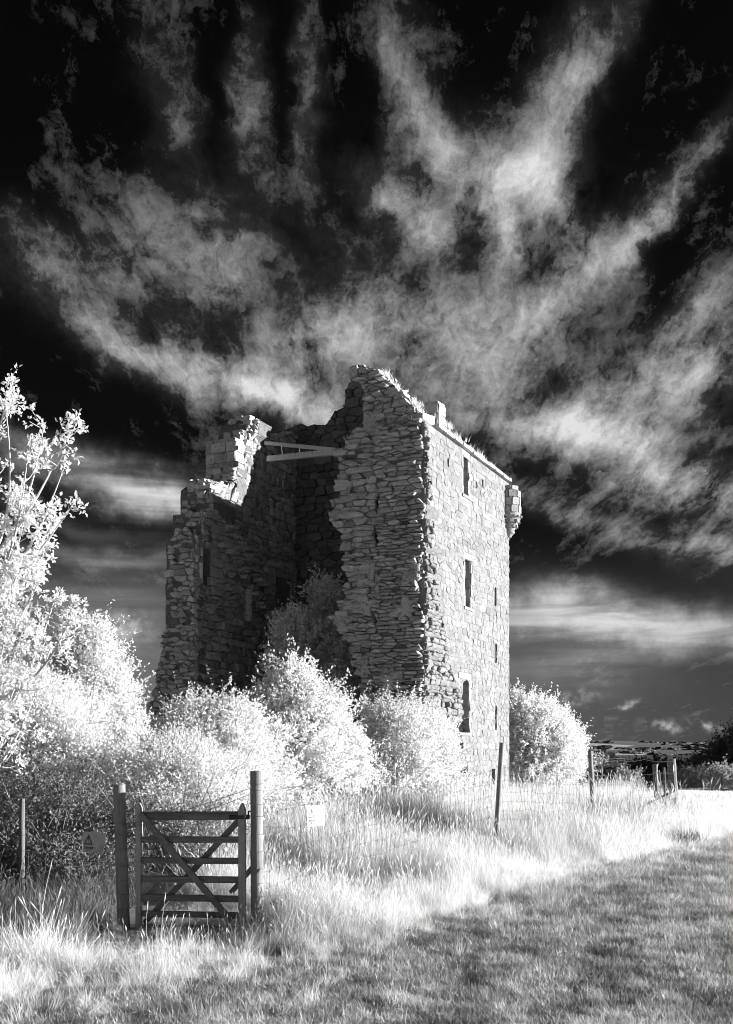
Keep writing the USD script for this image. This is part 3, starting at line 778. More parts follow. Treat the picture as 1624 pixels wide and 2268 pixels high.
# ------------------------------------------------------------------ foliage
def leaf_mesh(base, d, nrm, L, Wd):
    """Folded leaves, two triangles each: base points, unit directions, normals, lengths and widths."""
    s = np.cross(d, nrm); s /= np.linalg.norm(s, axis=1, keepdims=True) + 1e-9
    n = np.cross(s, d)
    mid = base + d * (L * 0.45)[:, None]
    lift = n * (Wd * 0.28)[:, None]
    v = np.stack([base, mid + s * Wd[:, None] / 2 + lift, base + d * L[:, None], mid - s * Wd[:, None] / 2 + lift], 1).reshape(-1, 3)
    k = np.arange(len(base)) * 4
    f = np.vstack([np.stack([k, k + 1, k + 2], 1), np.stack([k, k + 2, k + 3], 1)])
    return v, f


def unit(a): return a / (np.linalg.norm(a, axis=-1, keepdims=True) + 1e-9)


def foliage(blobs, shoots, per, L, rng, shoot=(0.18, 0.45), up=0.45, gap=0.49, gscale=1.3, floor=None, fill=0.25, ratio=0.55, spray=1.0):
    """Leafy shoots spread through the outer part of some ellipsoids, thinned by noise so that clumps and gaps form.
    Returns the leaves and the shoots (base, tip)."""
    B = np.array(blobs, float)
    wgt = (B[:, 3] * B[:, 5]) ** 0.9; wgt /= wgt.sum()
    n = int(shoots * 3.2)
    k = rng.choice(len(B), n, p=wgt)
    d = unit(rng.normal(size=(n, 3)) + [0, -0.15, 0.15])
    r = np.where(rng.random(n) < fill, rng.uniform(0.2, 0.75, n), rng.uniform(0.72, 1.0, n) )
    lump = 0.40 + 1.0 * meshkit.fbm(d * 2.6 + k[:, None] * 7.1, 3, 3)
    p = B[k, :3] + d * B[k, 3:] * (r * lump)[:, None]
    ok = meshkit.fbm(p * gscale, 3, 8) > gap - rng.random(n) * 0.16
    ok &= ((p[:, None] - B[None, :, :3]) / B[None, :, 3:]).__pow__(2).sum(-1).min(1) > -1
    if floor is not None: ok &= p[:, 2] > floor(p)
    p, d = p[ok][:shoots], d[ok][:shoots]; n = len(p)
    sd = unit(d * 0.7 + [0, 0, up] + rng.normal(size=(n, 3)) * 0.35)
    long_ = rng.random(n) < 0.12
    Ln = rng.uniform(*shoot, n) * (1 + 1.0 * long_)
    t = (np.arange(per) + rng.random((n, per))) / per
    base = p[:, None] + sd[:, None] * (t * Ln[:, None])[..., None] + rng.normal(size=(n, per, 3)) * np.where(long_[:, None], .008, 0.02 + 0.05 * spray * (1 - t))[..., None]
    ld = unit(sd[:, None] * 0.45 + rng.normal(size=(n, per, 3)) * 0.75)
    nr = unit(rng.normal(size=(n, per, 3)) * 0.8 + [0.15, -0.1, 0.75])
    N = n * per
    LL = (L * np.repeat(rng.uniform(.7, 1.3, (n, 1)), per, 1) * rng.uniform(0.5, 1.3, (n, per)) * (1.1 - 0.45 * t)).reshape(N)
    v, f = leaf_mesh(base.reshape(N, 3), ld.reshape(N, 3), nr.reshape(N, 3), LL, LL * ratio)
    tone = np.repeat(np.clip(np.repeat(rng.normal(0.5, 0.2, n), per) + rng.normal(0, 0.15, N), 0, 1), 4)
    return v, f, tone, p, p + sd * Ln[:, None], long_


def bush(name, label, blobs, shoots, per, L, rng, group=None, leaf=None, stems=40, foot=None, twig=TWIG, category='bush', stem_r=0.02, **k):
    B = np.array(blobs, float)
    foot = np.array(foot if foot is not None else [B[:, 0].mean(), B[:, 1].mean(), 0.0], float)
    foot[2] = float(height(foot[0], foot[1])) - 0.05
    o = thing(name, label, category, foot, group)
    v, f, tone, p0, p1, lg = foliage(blobs, shoots, per, L, rng, **k)
    put('crown', (v, f), leaf or LEAF, o, tone=tone, origin=foot)
    bag = Bag()
    for i in rng.choice(len(p0), min(stems, len(p0)), replace=False):
        b0 = foot + np.array([rng.normal(0, 0.25), rng.normal(0, 0.2), 0])
        bag.add(*tube(np.vstack([curve(b0, p0[i], [rng.normal(0, .12), rng.normal(0, .12), rng.uniform(0, .3)], 7), p1[i:i + 1]]), np.array([1, .8, .65, .5, .4, .3, .22, .1]) * stem_r, 4, False), rng.random())
    for i in np.flatnonzero(lg)[:600]: bag.add(*tube([p0[i], (p0[i] + p1[i]) / 2, p1[i]], [.006, .004, .002], 3, False), rng.random())
    bag.put('stem', twig, o, origin=foot)
    return o


def ell(u, v, depth, ru, rv, rd=None):
    c = at(u, v, depth); s = depth / F
    return (*c, ru * s, rd if rd is not None else ru * s * 0.9, rv * s)


rng = np.random.default_rng(21)
gfloor = lambda p: height(p[:, 0], p[:, 1]) + 0.02
LEAF_SHADE = mat_leaf('shade_dark_leaves', 0.07, 0.26, 0.25)  # leaf colour darkened to paint in the shade left of the gate
# the pale elder in front of the breach
bush('elder_bush', 'tall white leafy bush with pointed top in front of the tower breach', [ell(655, 1620, 21.5, 85, 105), ell(640, 1700, 21.1, 140, 90), ell(565, 1680, 21.5, 90, 85), ell(720, 1640, 21.9, 62, 80), ell(652, 1525, 21.5, 40, 58), ell(600, 1575, 21.3, 45, 46), ell(715, 1565, 21.7, 36, 40), ell(770, 1690, 22, 50, 60)], 4200, 14, 0.105, rng, shoot=(.2, .5), stems=60, floor=gfloor)
bush('thorn_bush', 'low white bush with arching sprays left of the tall pointed bush', [ell(480, 1670, 19, 95, 85), ell(410, 1650, 19, 70, 65), ell(550, 1720, 18.5, 110, 80), ell(460, 1585, 19.3, 60, 30), ell(525, 1615, 19.2, 55, 48), ell(400, 1720, 18.4, 110, 70)], 3000, 14, 0.085, rng, stems=50, shoot=(.2, .5), floor=gfloor)
bush('rounded_bush', 'rounded pale bush with fine twigs at the foot of the near corner', [ell(880, 1685, 24, 115, 120), ell(955, 1700, 24.3, 80, 95), ell(815, 1660, 24.5, 60, 85), ell(870, 1610, 24.6, 75, 52), ell(935, 1625, 24.7, 60, 50), ell(880, 1760, 23.6, 130, 60)], 3600, 13, 0.085, rng, stems=150, up=0.6, floor=gfloor)
bush('corner_shrub', 'small shrub growing against the sunlit wall beside the tower doorway gap', [ell(1000, 1700, 31.5, 26, 50), ell(985, 1640, 31.8, 24, 30), ell(1010, 1755, 31, 40, 22)], 330, 12, 0.10, rng, stems=30, floor=gfloor)
bush('round_tree', 'dense bright white tree behind the far corner of the tower', [ell(1165, 1660, 46, 90, 110), ell(1218, 1680, 46, 74, 85), ell(1150, 1605, 46.5, 60, 60), ell(1255, 1660, 46.5, 40, 50), ell(1205, 1605, 46.6, 62, 48), ell(1180, 1740, 45.5, 90, 45)], 5200, 14, 0.15, rng, stems=50, shoot=(.3, .65), category='tree', gap=0.36, floor=gfloor)
# the tree that has grown up inside the ruin
bush('ash_sapling', 'shaded tree growing inside the roofless tower', [ell(690, 1440, 38.5, 75, 85), ell(650, 1400, 38, 45, 45), ell(735, 1380, 39.5, 50, 80), ell(640, 1470, 37.5, 48, 45), ell(760, 1500, 38, 55, 70), ell(720, 1320, 40, 45, 30), ell(710, 1540, 37, 80, 60)], 1900, 13, 0.17, rng, stems=40, shoot=(.3, .6), category='tree', stem_r=0.05, gap=0.45)
# the great white bushes on the left
bush('hawthorn_bush', 'tall white bush on the left rising beside the tower wall', [ell(210, 1530, 17, 68, 112), ell(165, 1490, 17.3, 52, 84), ell(228, 1610, 16.8, 70, 110), ell(218, 1430, 17.2, 30, 44), ell(170, 1630, 16.6, 115, 120), ell(270, 1700, 16.4, 66, 84)], 4600, 14, 0.078, rng, stems=70, shoot=(.16, .42), floor=gfloor)
bush('hawthorn_bush', 'wide pale bush filling the left edge below the overhanging branches', [ell(60, 1590, 15.5, 130, 100), ell(20, 1680, 15, 140, 110), ell(120, 1660, 15, 110, 100), ell(-60, 1620, 15.5, 90, 120), ell(190, 1720, 14.6, 110, 80)], 5200, 14, 0.062, rng, stems=110, shoot=(.14, .36), gap=0.44, floor=gfloor)
bush('bramble_hedge', 'dark tangled hedge behind the fence left of the gate', [ell(60, 1850, 13.1, 170, 130, .7), ell(180, 1850, 12.9, 130, 130, .6), ell(-60, 1850, 13.1, 140, 140, .7), ell(275, 1830, 13.0, 70, 110, .5), ell(50, 1940, 12.5, 160, 90, .4), ell(190, 1930, 12.2, 120, 90, .4)], 1700, 13, 0.05, rng, stems=520, shoot=(.12, .34), gap=0.52, leaf=LEAF_SHADE, stem_r=0.009, category='hedge', floor=gfloor)  # shade on this hedge comes from its dark leaf colour
bush('hedge_bush', 'bright bush directly behind the wooden gate', [ell(420, 1740, 14.5, 115, 75), ell(330, 1750, 14.2, 90, 80), ell(510, 1745, 15.5, 90, 55), ell(400, 1690, 15.2, 100, 50)], 3600, 13, 0.055, rng, stems=120, shoot=(.12, .34), gap=0.42, floor=gfloor)
bush('hedge_shrub', 'low shaded shrub seen through the bars of the gate', [ell(400, 1850, 13.2, 95, 50, .35), ell(480, 1830, 13.4, 60, 40, .3)], 420, 12, 0.05, rng, stems=160, leaf=LEAF_DULL, gap=0.5, stem_r=0.008, floor=gfloor)


# the broad leaved tree reaching in from the left edge
def leafy_tree(name, label, foot, limbs, rng, L=0.07, twig_len=0.42):
    foot = np.array(foot, float); foot[2] = float(height(foot[0], foot[1])) - 0.1
    o = thing(name, label, 'tree', foot)
    wood, lb, ld, ln_, ll = Bag(), [], [], [], []
    top = foot + [0.25, 0.1, 4.8]
    tr = curve(foot, top, [-0.15, 0, 0], 9)
    put('trunk', tube(tr, np.linspace(0.17, 0.06, 9), 9), BARK, o, tone=.5, origin=foot)

    def rosette(p, d, n):
        dirs = unit(rng.normal(size=(n, 3)) + d * 0.55 + [0, 0, .15])
        lb.append(p + dirs * 0.02 + rng.normal(size=(n, 3)) * 0.022); ld.append(dirs)
        ln_.append(unit(rng.normal(size=(n, 3)) * .6 + [0.2, -.3, .6])); ll.append(L * rng.uniform(.55, 1.15, n))
    for tgt, frac, nt in limbs:
        tgt = np.array(tgt, float); st = tr[int(frac * 8)]
        c = curve(st, tgt, [rng.normal(0, .08), rng.normal(0, .1), -0.12 * np.linalg.norm(tgt - st)], 14)
        wood.add(*tube(c, np.linspace(0.032, 0.006, 14), 5, False))
        ax = unit(np.gradient(c, axis=0))
        for k in range(int(nt * 0.34)):
            t = rng.uniform(0.28, 1.0); i = t * 13; i0 = min(int(i), 12)
            p = c[i0] + (c[i0 + 1] - c[i0]) * (i - i0)
            d = unit(ax[i0] * .75 + rng.normal(size=3) * .65 + [0, 0, .35])
            q = p + d * twig_len * rng.uniform(.25, 1.0) * (1.1 - .5 * t)
            cc = curve(p, q, [0, 0, -.04], 5)
            wood.add(*tube(cc, np.linspace(.010, .003, 5), 4, False), rng.random())
            rosette(q, d, rng.integers(10, 18))
            for m in range(rng.integers(1, 4)):
                e = cc[rng.integers(1, 5)]; dd = unit(d + rng.normal(size=3) * .9)
                tip = e + dd * rng.uniform(.06, .2)
                wood.add(*tube(curve(e, tip, n=3), [.005, .004, .0025], 3, False)); rosette(tip, dd, rng.integers(8, 15))
        rosette(tgt, ax[-1], 14)
    lb, ld, ln_, ll = map(np.concatenate, (lb, ld, ln_, ll))
    v, f = leaf_mesh(lb, ld, ln_, ll, ll * .62)
    put('crown', (v, f), LEAF, o, tone=np.repeat(np.clip(rng.normal(.55, .22, len(lb)), 0, 1), 4), origin=foot)
    wood.put('branch', BARK, o, origin=foot)


T = lambda u, v, d=13.0: at(u, v, d)
limbs = [(T(28, 845), 1.0, 26), (T(12, 900, 12.6), .9, 14), (T(152, 960), .95, 40), (T(95, 955, 13.4), .9, 26), (T(60, 1010, 12.7), .85, 30), (T(140, 1040, 13.5), .8, 20), (T(170, 1105, 12.8), .75, 30), (T(125, 1120, 13.3), .7, 34), (T(60, 1120, 13), .7, 34),
         (T(90, 1200, 12.8), .65, 40), (T(110, 1170, 13.6), .6, 24), (T(165, 1335, 12.7), .5, 30), (T(100, 1265, 13.4), .5, 44), (T(40, 1260, 12.6), .5, 44), (T(120, 1330, 13.5), .45, 34), (T(60, 1370, 13), .4, 44), (T(20, 1180, 13.5), .6, 36), (T(10, 1420, 12.7), .35, 40), (T(110, 1440, 13.4), .3, 30), (T(50, 1480, 13), .3, 34),
         (T(-60, 1000, 12.8), .8, 40), (T(-100, 1200, 13.2), .6, 40), (T(-80, 1350, 12.8), .4, 40), (T(-220, 950, 13), .9, 40), (T(-300, 1150, 13.4), .7, 40)]
leafy_tree('broadleaf_tree', 'sparse tree with leaf clusters on slender branches reaching in at the left edge', (-5.1, 13.2, 0), limbs, np.random.default_rng(5))

# right hand side: collapsed wall, dark hedge, shrubs, dark trees that shade them
rng = np.random.default_rng(31)
rw = thing('ruined_wall', 'low tumbled dark stone wall overgrown with leaves, right of the white tree', 'ruined wall', (*at(1330, 1770, 50)[:2], -0.4))
core = Bag()
for k in range(260):
    t = rng.random(); u = 1252 + 150 * t
    hmax = np.interp(u, [1252, 1285, 1320, 1345, 1385, 1402], [0.5, 1.9, 2.2, 2.0, 1.5, .3])
    p = at(u, 1770, 50 + rng.uniform(-.3, .5)); p[2] = -0.45 + hmax * rng.random() ** 0.8
    vf = block(p, (rng.uniform(.3, .75), rng.uniform(.3, .6), rng.uniform(.14, .34)), rng, *turned(rng, .12, (1, 0, 0), (0, 1, 0), (0, 0, 1)), chamfer=.14, jit=.15)
    put('stone', vf, DARKROCK, rw, tone=rng.random(), origin=rw.loc) if k < 150 else core.add(*vf, rng.random())
core.put('small_stone', DARKROCK, rw, kind='stuff', origin=rw.loc)
bush('wall_ivy', 'leafy climber trailing over the right end of the tumbled wall', [ell(1390, 1725, 49, 30, 25, .5), ell(1400, 1750, 48.6, 26, 18, .4), ell(1330, 1765, 48.6, 70, 9, .4), ell(1305, 1690, 49.5, 40, 14, .4)], 330, 11, 0.14, rng, stems=10, leaf=LEAF_DULL, category='climber')
bush('dark_hedge', 'dark wide hedge along the far side of the mown field', [ell(1430, 1735, 58, 90, 42, 1.2), ell(1520, 1728, 58, 100, 46, 1.2), ell(1350, 1728, 60, 90, 42, 1.2), ell(1610, 1720, 58, 100, 48, 1.2), ell(1440, 1706, 61, 60, 22, 1.2), ell(1280, 1735, 61, 60, 30, 1.2)], 2600, 12, 0.18, rng, stems=30, leaf=LEAF_DARK, shoot=(.15, .45), category='hedge', gap=.35, floor=gfloor)
bush('field_shrub', 'greyish rounded shrub at the field edge by the dark hedge', [ell(1550, 1730, 52, 34, 24, .8), ell(1520, 1735, 52, 24, 22, .6)], 420, 12, 0.13, rng, stems=10, leaf=LEAF_DULL, shoot=(.2, .5), floor=gfloor)
bush('field_shrub', 'paler spreading shrub at the right edge beside the mown field', [ell(1600, 1728, 50, 34, 24, .8), ell(1640, 1735, 50, 40, 22, .8)], 480, 12, 0.13, rng, stems=10, leaf=LEAF_DULL, shoot=(.2, .5), floor=gfloor)
bush('dark_tree', 'dark tree at the right edge above the hedge', [ell(1640, 1670, 60, 62, 52, 2), ell(1590, 1695, 61, 50, 28, 1.6), ell(1720, 1650, 60, 90, 80, 2.5)], 1500, 12, 0.22, rng, stems=40, leaf=LEAF_DARK, shoot=(.4, .9), category='tree', stem_r=.06, gap=.38)
for x, y, hh, lb in ((26, 57, 7.5, 'dark tree just beyond the right edge, nearest the hedge'), (33, 54.5, 8.5, 'dark tree beyond the right edge, second along'), (41, 57, 9, 'tallest dark tree farthest beyond the right edge')):
    bush('shelter_tree', lb, [(x, y, 4.2, 3.6, 2.6, 4.2), (x + 1.5, y + .5, hh * .62, 2.6, 2.2, hh * .4)], 900, 10, 0.4, rng, stems=12, leaf=LEAF_DARK, shoot=(.5, 1.1), category='tree', stem_r=.12, gap=.3, group='dark trees beyond the field')

# ------------------------------------------------------------------ gate, posts, fence
GY = 10.1
gs = 1 / 1024.0                                      # metres per unit of the gate's own drawing
def GX(x): return ((320 + x * .29557) * .75185 - 812) / F * GY
def GZ(y): return EYE - ((2250 + y * .29557) * .75185 - 1660) / F * GY


gate = thing('wooden_gate', 'dark timber field gate with crossed braces, closed between two round posts', 'gate', (GX(830), GY, 0))
O = gate.loc
def stile(x0, x1, ytip, ybot, depth, mat, name='stile'):
    xa, xb = GX(x0), GX(x1); w = xb - xa; c = (xa + xb) / 2; z0, zt = GZ(ybot) - .03, GZ(ytip)
    sh = zt - w * 1.0
    pr = np.array([(-w/2, z0), (w/2, z0), (w/2, sh), (w*.10, zt), (-w*.10, zt), (-w/2, sh)])
    n = len(pr); d = depth / 2; e = .005
    v = np.vstack([np.c_[pr[:, 0] * .9, np.full(n, -d), pr[:, 1]], np.c_[pr[:, 0], np.full(n, -d + e), pr[:, 1]], np.c_[pr[:, 0], np.full(n, d), pr[:, 1]]]) + [c, GY, 0]
    f = []
    for r in (0, n): f += [[r + i, r + (i + 1) % n, r + n + (i + 1) % n] for i in range(n)] + [[r + i, r + n + (i + 1) % n, r + n + i] for i in range(n)]
    f += [[0, i + 1, i][::-1] for i in range(1, n - 1)] + [[2 * n, 2 * n + i + 1, 2 * n + i] for i in range(1, n - 1)]
    return put(name, faces_out(v, np.array(f)), mat, gate, origin=O)


POSTPALE = mat_wood('planed_stile', 0.22, 0.44, (70, 70, 2.5))
stile(277, 330, 394, 1720, .10, POSTPALE); stile(1297, 1366, 394, 1600, .10, POSTPALE)
def rail(y0, y1, dy=0, x0=322, x1=1302, depth=.045, off=0.0, name='rail'):
    z = (GZ(y0) + GZ(y1)) / 2; w = GZ(y0) - GZ(y1)
    return put(name, faces_out(*board((GX(x0), GY + off, z), (GX(x1), GY + off, z - dy * gs), w, depth)), GATEWOOD, gate, origin=O)
rail(488, 562, -2, depth=.06); rail(478, 489, -2, depth=.085, name='capping')
for y0, y1, dy in ((725, 788, 0), (932, 994, 6), (1115, 1180, 10), (1297, 1362, 20), (1462, 1522, 20), (1600, 1655, 22)): rail(y0, y1, dy)
put('brace', faces_out(*board((GX(330), GY - .052, GZ(500)), (GX(1230), GY - .052, GZ(1560)), .062, .045)), GATEWOOD, gate, origin=O)
put('brace', faces_out(*board((GX(1300), GY + .052, GZ(560)), (GX(350), GY + .052, GZ(1600)), .062, .040)), GATEWOOD, gate, origin=O)
put('brace', faces_out(*board((GX(1420), GY + .30, GZ(1050)), (GX(1180), GY + .30, GZ(1330)), .055, .040)), POSTWOOD, gate, origin=O)
lat = put('latch', faces_out(*board((GX(1207), GY - .030, GZ(530)), (GX(1372), GY - .058, GZ(531)), .040, .012)), IRON, gate, origin=O)
b2 = Bag()
for q in (board((GX(1360), GY - .06, GZ(527)), (GX(1408), GY - .03, GZ(530)), .045, .02), board((GX(1398), GY - .03, GZ(548)), (GX(1398), GY - .03, GZ(472)), .014, .014, up=(1, 0, 0)), board((GX(1395), GY - .03, GZ(473)), (GX(1440), GY - .01, GZ(470)), .012, .012)): b2.add(*faces_out(*q))
b2.put('catch', IRON, lat, origin=O)


def post(name, label, base, top, r, cat='fence post', group=None, sides=14, mat=None, cut=0.0):
    base, top = np.array(base, float), np.array(top, float)
    o = thing(name, label, cat, base, group)
    n = 10; c = curve(base - [0, 0, .3], top, n=n)
    rr = np.linspace(r * 1.05, r * .97, n) * (1 + .02 * np.sin(np.arange(n) * 1.7))
    v, f = tube(c, rr, sides)
    v[(n - 1) * sides:n * sides, 2] += cut * np.sin(np.arange(sides) * 2 * np.pi / sides)
    v, f = faces_out(v, f)
    put('shaft', (v, f), mat or POSTWOOD, o, origin=base, smooth=40)
    return o


lp = ((264 + 291) / 2 - 812) / F * GY
post('gate_post', 'round leaning post at the left of the gate, lower half striped by shadow', (lp, GY, -.1), (at(264, 1738, GY)), .059, 'gate post')
post('gate_post', 'thick upright round post at the latch side of the gate', (at(571, 2050, GY)[0], GY, -.05), at(568, 1708, GY), .062, 'gate post')
post('fence_post', 'thin pale post near the left edge of the fence', (at(48, 2010, 11.7)[0], 11.7, 0), at(49, 1769, 11.7), .031, mat=DARKPOST)
P1t, P1b = at(1112, 1645, 17), at(1097, 1850, 17)
post('fence_post', 'slim post leaning right in front of the tower far corner', P1b, P1t, .042)
P2t, P2b = at(1307, 1663, 20.5), at(1320, 1842, 20.5)
post('fence_post', 'slim post leaning left in front of the white tree edge', P2b, P2t, .046)
P3t, P3b = at(1487, 1681, 27), at(1497, 1806, 27)
post('fence_post', 'stout dark corner post at the far end of the fence', P3b, P3t, .115, mat=DARKPOST)
post('fence_post', 'slender pole close behind the stout corner post', at(1476, 1800, 27.8), at(1471, 1700, 27.8), .03, mat=DARKPOST)
P4t, P4b = at(1451, 1693, 31), at(1457, 1792, 31)
post('fence_post', 'square-looking dark post left of the corner post', P4b, P4t, .075, mat=DARKPOST)
post('fence_stake', 'broken stake leaning against the dark post', at(1468, 1790, 31.2), at(1459, 1706, 31.2), .04, 'stake', mat=DARKPOST)
post('fence_stake', 'short split stake beside the foot of the dark post', at(1466, 1782, 30.7), at(1455, 1745, 30.7), .04, 'stake', mat=DARKPOST)
st = thing('strut', 'slanting timber strut propping the corner post from the left', 'strut', at(1440, 1800, 26))
put('timber', faces_out(*board(at(1494, 1758, 26.7), at(1385, 1810, 25.6), .15, .14)), DARKPOST, st, origin=st.loc)


def netting(label, p0, p1, hts, step, rng, sag=0.0, barbs=True, r=0.0018):
    """Woven stock netting between two posts: line wires, stay wires, and a barbed strand or two on top."""
    p0, p1 = np.array(p0, float), np.array(p1, float)
    o = thing('wire_netting', label, 'wire fence', p0)
    Ln = np.linalg.norm((p1 - p0)[:2]); n = 14
    def line(h, w=0.012):
        c = curve(p0 + [0, 0, h], p1 + [0, 0, h], [0, 0, -sag], n); c[1:-1] += rng.normal(0, w, (n - 2, 3)) * [1, 1, 1]
        return c
    lines = [line(h) for h in hts]
    for c in lines: put('line_wire', tube(c, r, 3, False), WIRE, o, origin=p0)
    bag = Bag()
    for k in range(1, int(Ln / step)):
        t = k * step / Ln * (n - 1); i = min(int(t), n - 2)
        pts = np.array([c[i] + (c[i + 1] - c[i]) * (t - i) for c in lines[:-1] if True]); pts = pts + rng.normal(0, .01, pts.shape)
        bag.add(*tube(pts, r * .8, 3, False))
        for q in pts: bag.add(*tube([q - [0, 0, .010], q + [0, 0, .010]], r * 2.0, 3, False))
    bag.put('stay_wire', WIRE, o, kind='stuff', origin=p0)
    return o


rng = np.random.default_rng(8)
HT = [.08, .2, .33, .47, .62, .78, .95, 1.15]
gl = np.array([lp, GY, 0.]); gr = at(571, 2050, GY); gr[2] = 0
netting('wire netting between the thin left post and the gate', (at(48, 2010, 11.7)[0], 11.7, 0), (lp, GY, 0), HT, .15, rng)
netting('wire netting running off the left edge of the picture', (-7.4, 14.2, 0), (at(48, 2010, 11.7)[0], 11.7, 0), HT, .15, rng)
netting('wire netting carrying the bright warning sign', (gr[0] + .05, GY + .03, .02), (P1b[0], P1b[1], .30), [.05, .2, .36, .53, .71, .9, 1.1, 1.32], .15, rng, r=.0023)
netting('wire netting between the two slim leaning posts', P1b, P2b, [.1, .25, .4, .55, .72, .9, 1.1, 1.4], .15, rng, r=.0023)
netting('wire netting between the white tree and the corner post', P2b, P3b, [.1, .25, .4, .55, .72, .9, 1.1, 1.4], .15, rng, r=.0023)
netting('wire netting running back from the stout corner post', P3b, P4b, [.1, .25, .4, .55, .72, .9, 1.1, 1.4], .2, rng, r=.0023)
for lab, z0, z1, sag in (('upper barbed wire strand slung above the gate', 1.02, 1.40, .03), ('lower barbed wire strand slung above the gate', 1.00, 1.35, .06)):
    o = thing('barbed_wire', lab, 'barbed wire', (lp, GY, z0))
    c = curve((lp, GY - .06, z0), (gr[0], GY - .065, z1), [0, 0, -sag], 24)
    put('strand', tube(c, .0024, 4, False), WIRE, o, origin=o.loc)
    bag = Bag()
    for q in c[1:-1]: bag.add(*tube([q - [.004, .012, .014], q + [.004, .012, .014]], .0016, 3, False)); bag.add(*tube([q - [-.006, .012, -.012], q + [-.006, .012, -.012]], .0016, 3, False))
    bag.put('barb', WIRE, o, kind='stuff', origin=o.loc)
for X, zs, lab in ((gr[0], [1.42, 1.36, 1.22, 1.1, .92, .76, .6, .45, .32, .2, .06], 'wires wound round the thick gate post'), (lp - .03, [1.02, .92, .78, .62, .48, .34, .2], 'wires wound round the leaning gate post')):
    o = thing('wire_ties', lab, 'wire', (X, GY, 0))
    for z in zs:
        th = np.linspace(0, 2 * np.pi, 13)
        xo = np.interp(z, [0, 1.42], [lp, at(264, 1738, GY)[0]]) if X < -2 else np.interp(z, [0, 1.54], [gr[0], at(568, 1708, GY)[0]])
        put('wire_loop', tube(np.c_[xo + .0655 * np.cos(th), GY + .0655 * np.sin(th), z + .008 * np.sin(th + z * 9)], .0026, 3, False), WIRE, o, origin=o.loc)


def sign(label, c, right, w, h, curl, rng, panel=None):
    """Warning sign: panel with a curled corner, triangle with exclamation mark, lettering at the left, the faded right side blank."""
    c, right = np.array(c, float), unit(np.array(right, float)); upv = unit(np.array([0, 0, 1.0]) + right * 0.10); nrm = unit(np.cross(right, upv))
    o = thing('warning_sign', label, 'sign', c)
    n = 12; a, b = np.meshgrid(np.linspace(-w / 2, w / 2, n), np.linspace(-h / 2, h / 2, n))
    k = np.clip((a / w + 0.5) + (0.5 - b / h) - 1.35, 0, 1)
    lift = curl * k ** 1.5
    def P(x, y, z): return c + x[..., None] * right + y[..., None] * upv + z[..., None] * nrm
    top = P(a, b, lift + .0015).reshape(-1, 3); bot = P(a, b, lift - .0015).reshape(-1, 3)
    i, j = np.meshgrid(np.arange(n - 1), np.arange(n - 1), indexing='ij')
    q = np.stack([i * n + j, i * n + j + 1, (i + 1) * n + j + 1, (i + 1) * n + j], -1).reshape(-1, 4)
    put('panel', (np.vstack([top, bot]), np.vstack([q[:, [0, 1, 2]], q[:, [0, 2, 3]], n * n + q[:, [0, 2, 1]], n * n + q[:, [0, 3, 2]]])), panel or SIGNWHITE, o, origin=c)
    def flat(m, x, y):
        v = np.array(m.vertices); return P(v[:, 0] + x, v[:, 1] + y, v[:, 2] + .003), np.array(m.faces)
    T = .098; x0 = -w / 2 + .016; y0 = h / 2 - .125
    tri = Polygon([(0, 0), (T * 1.08, 0), (T * .54, T * .98)])
    ring = tri.buffer(.004).difference(tri.buffer(-.009))
    put('triangle', flat(trimesh.creation.extrude_polygon(ring, .001, engine='earcut'), x0, y0), SIGNBLACK, o, origin=c)
    ex = Polygon([(-.003, .033), (.003, .033), (.0055, .068), (.003, .073), (-.003, .073), (-.0055, .068)])
    put('exclamation_mark', flat(trimesh.util.concatenate([trimesh.creation.extrude_polygon(g_, .001, engine='earcut') for g_ in (ex, sbox(-.0045, .016, .0045, .025))]), x0 + T * .54, y0), SIGNBLACK, o, origin=c)
    for txt, hh, dx, dy, mt in (('Danger', .028, .0, -.046, SIGNBLACK), ('Hazard', .014, .016, -.066, SIGNGREY), ('area', .014, .03, -.088, SIGNGREY)):
        put('lettering', flat(meshkit.text_mesh(txt, hh, .001, bold=txt == 'Danger'), x0 - .002 + dx, y0 + dy), mt, o, origin=c)
    return o


sign('white warning sign hung on the sunlit wire netting right of the gate', at(699.5, 1807, 11.2), (0.57, 0.82, 0), .30, .222, 0.02, rng)
sign('shaded warning sign with a curled corner hung left of the gate', at(209, 1866, 10.35), (0.86, -0.5, 0), .297, .205, 0.05, rng, SIGNSHADE)

# ------------------------------------------------------------------ grass
def blades(n, rng, R, h, wd, bend, segs=3):
    """n curved blades rooted within radius R."""
    ang = rng.random(n) * 2 * np.pi; rr = R * np.sqrt(rng.random(n))
    p = np.stack([rr * np.cos(ang), rr * np.sin(ang), np.zeros(n)], 1)
    hh = h * rng.uniform(0.45, 1.15, n)
    th = rng.random(n) * 2 * np.pi; d = np.stack([np.cos(th), np.sin(th), np.zeros(n)], 1)
    side = np.stack([-np.sin(th + rng.normal(0, .8, n)), np.cos(th + rng.normal(0, .8, n)), np.zeros(n)], 1)
    b = bend * rng.uniform(0.1, 1.2, n)
    V = []
    for k in range(segs + 1):
        t = k / segs
        c = p + d * (b * hh * t ** 1.8)[:, None] + np.array([0, 0, 1.0]) * (hh * (t - 0.25 * b * t ** 2))[:, None]
        w = wd * (1 - t ** 1.6) * .5
        V += [c - side * w, c + side * w] if k < segs else [c]
    V = np.stack(V, 1); m = V.shape[1]; o = (np.arange(n) * m)[:, None]
    tr = []
    for k in range(segs - 1): tr += [[2 * k, 2 * k + 1, 2 * k + 3], [2 * k, 2 * k + 3, 2 * k + 2]]
    tr += [[2 * segs - 2, 2 * segs - 1, 2 * segs]]
    return V.reshape(-1, 3), (o[:, :, None] + np.array(tr)[None]).reshape(-1, 3)


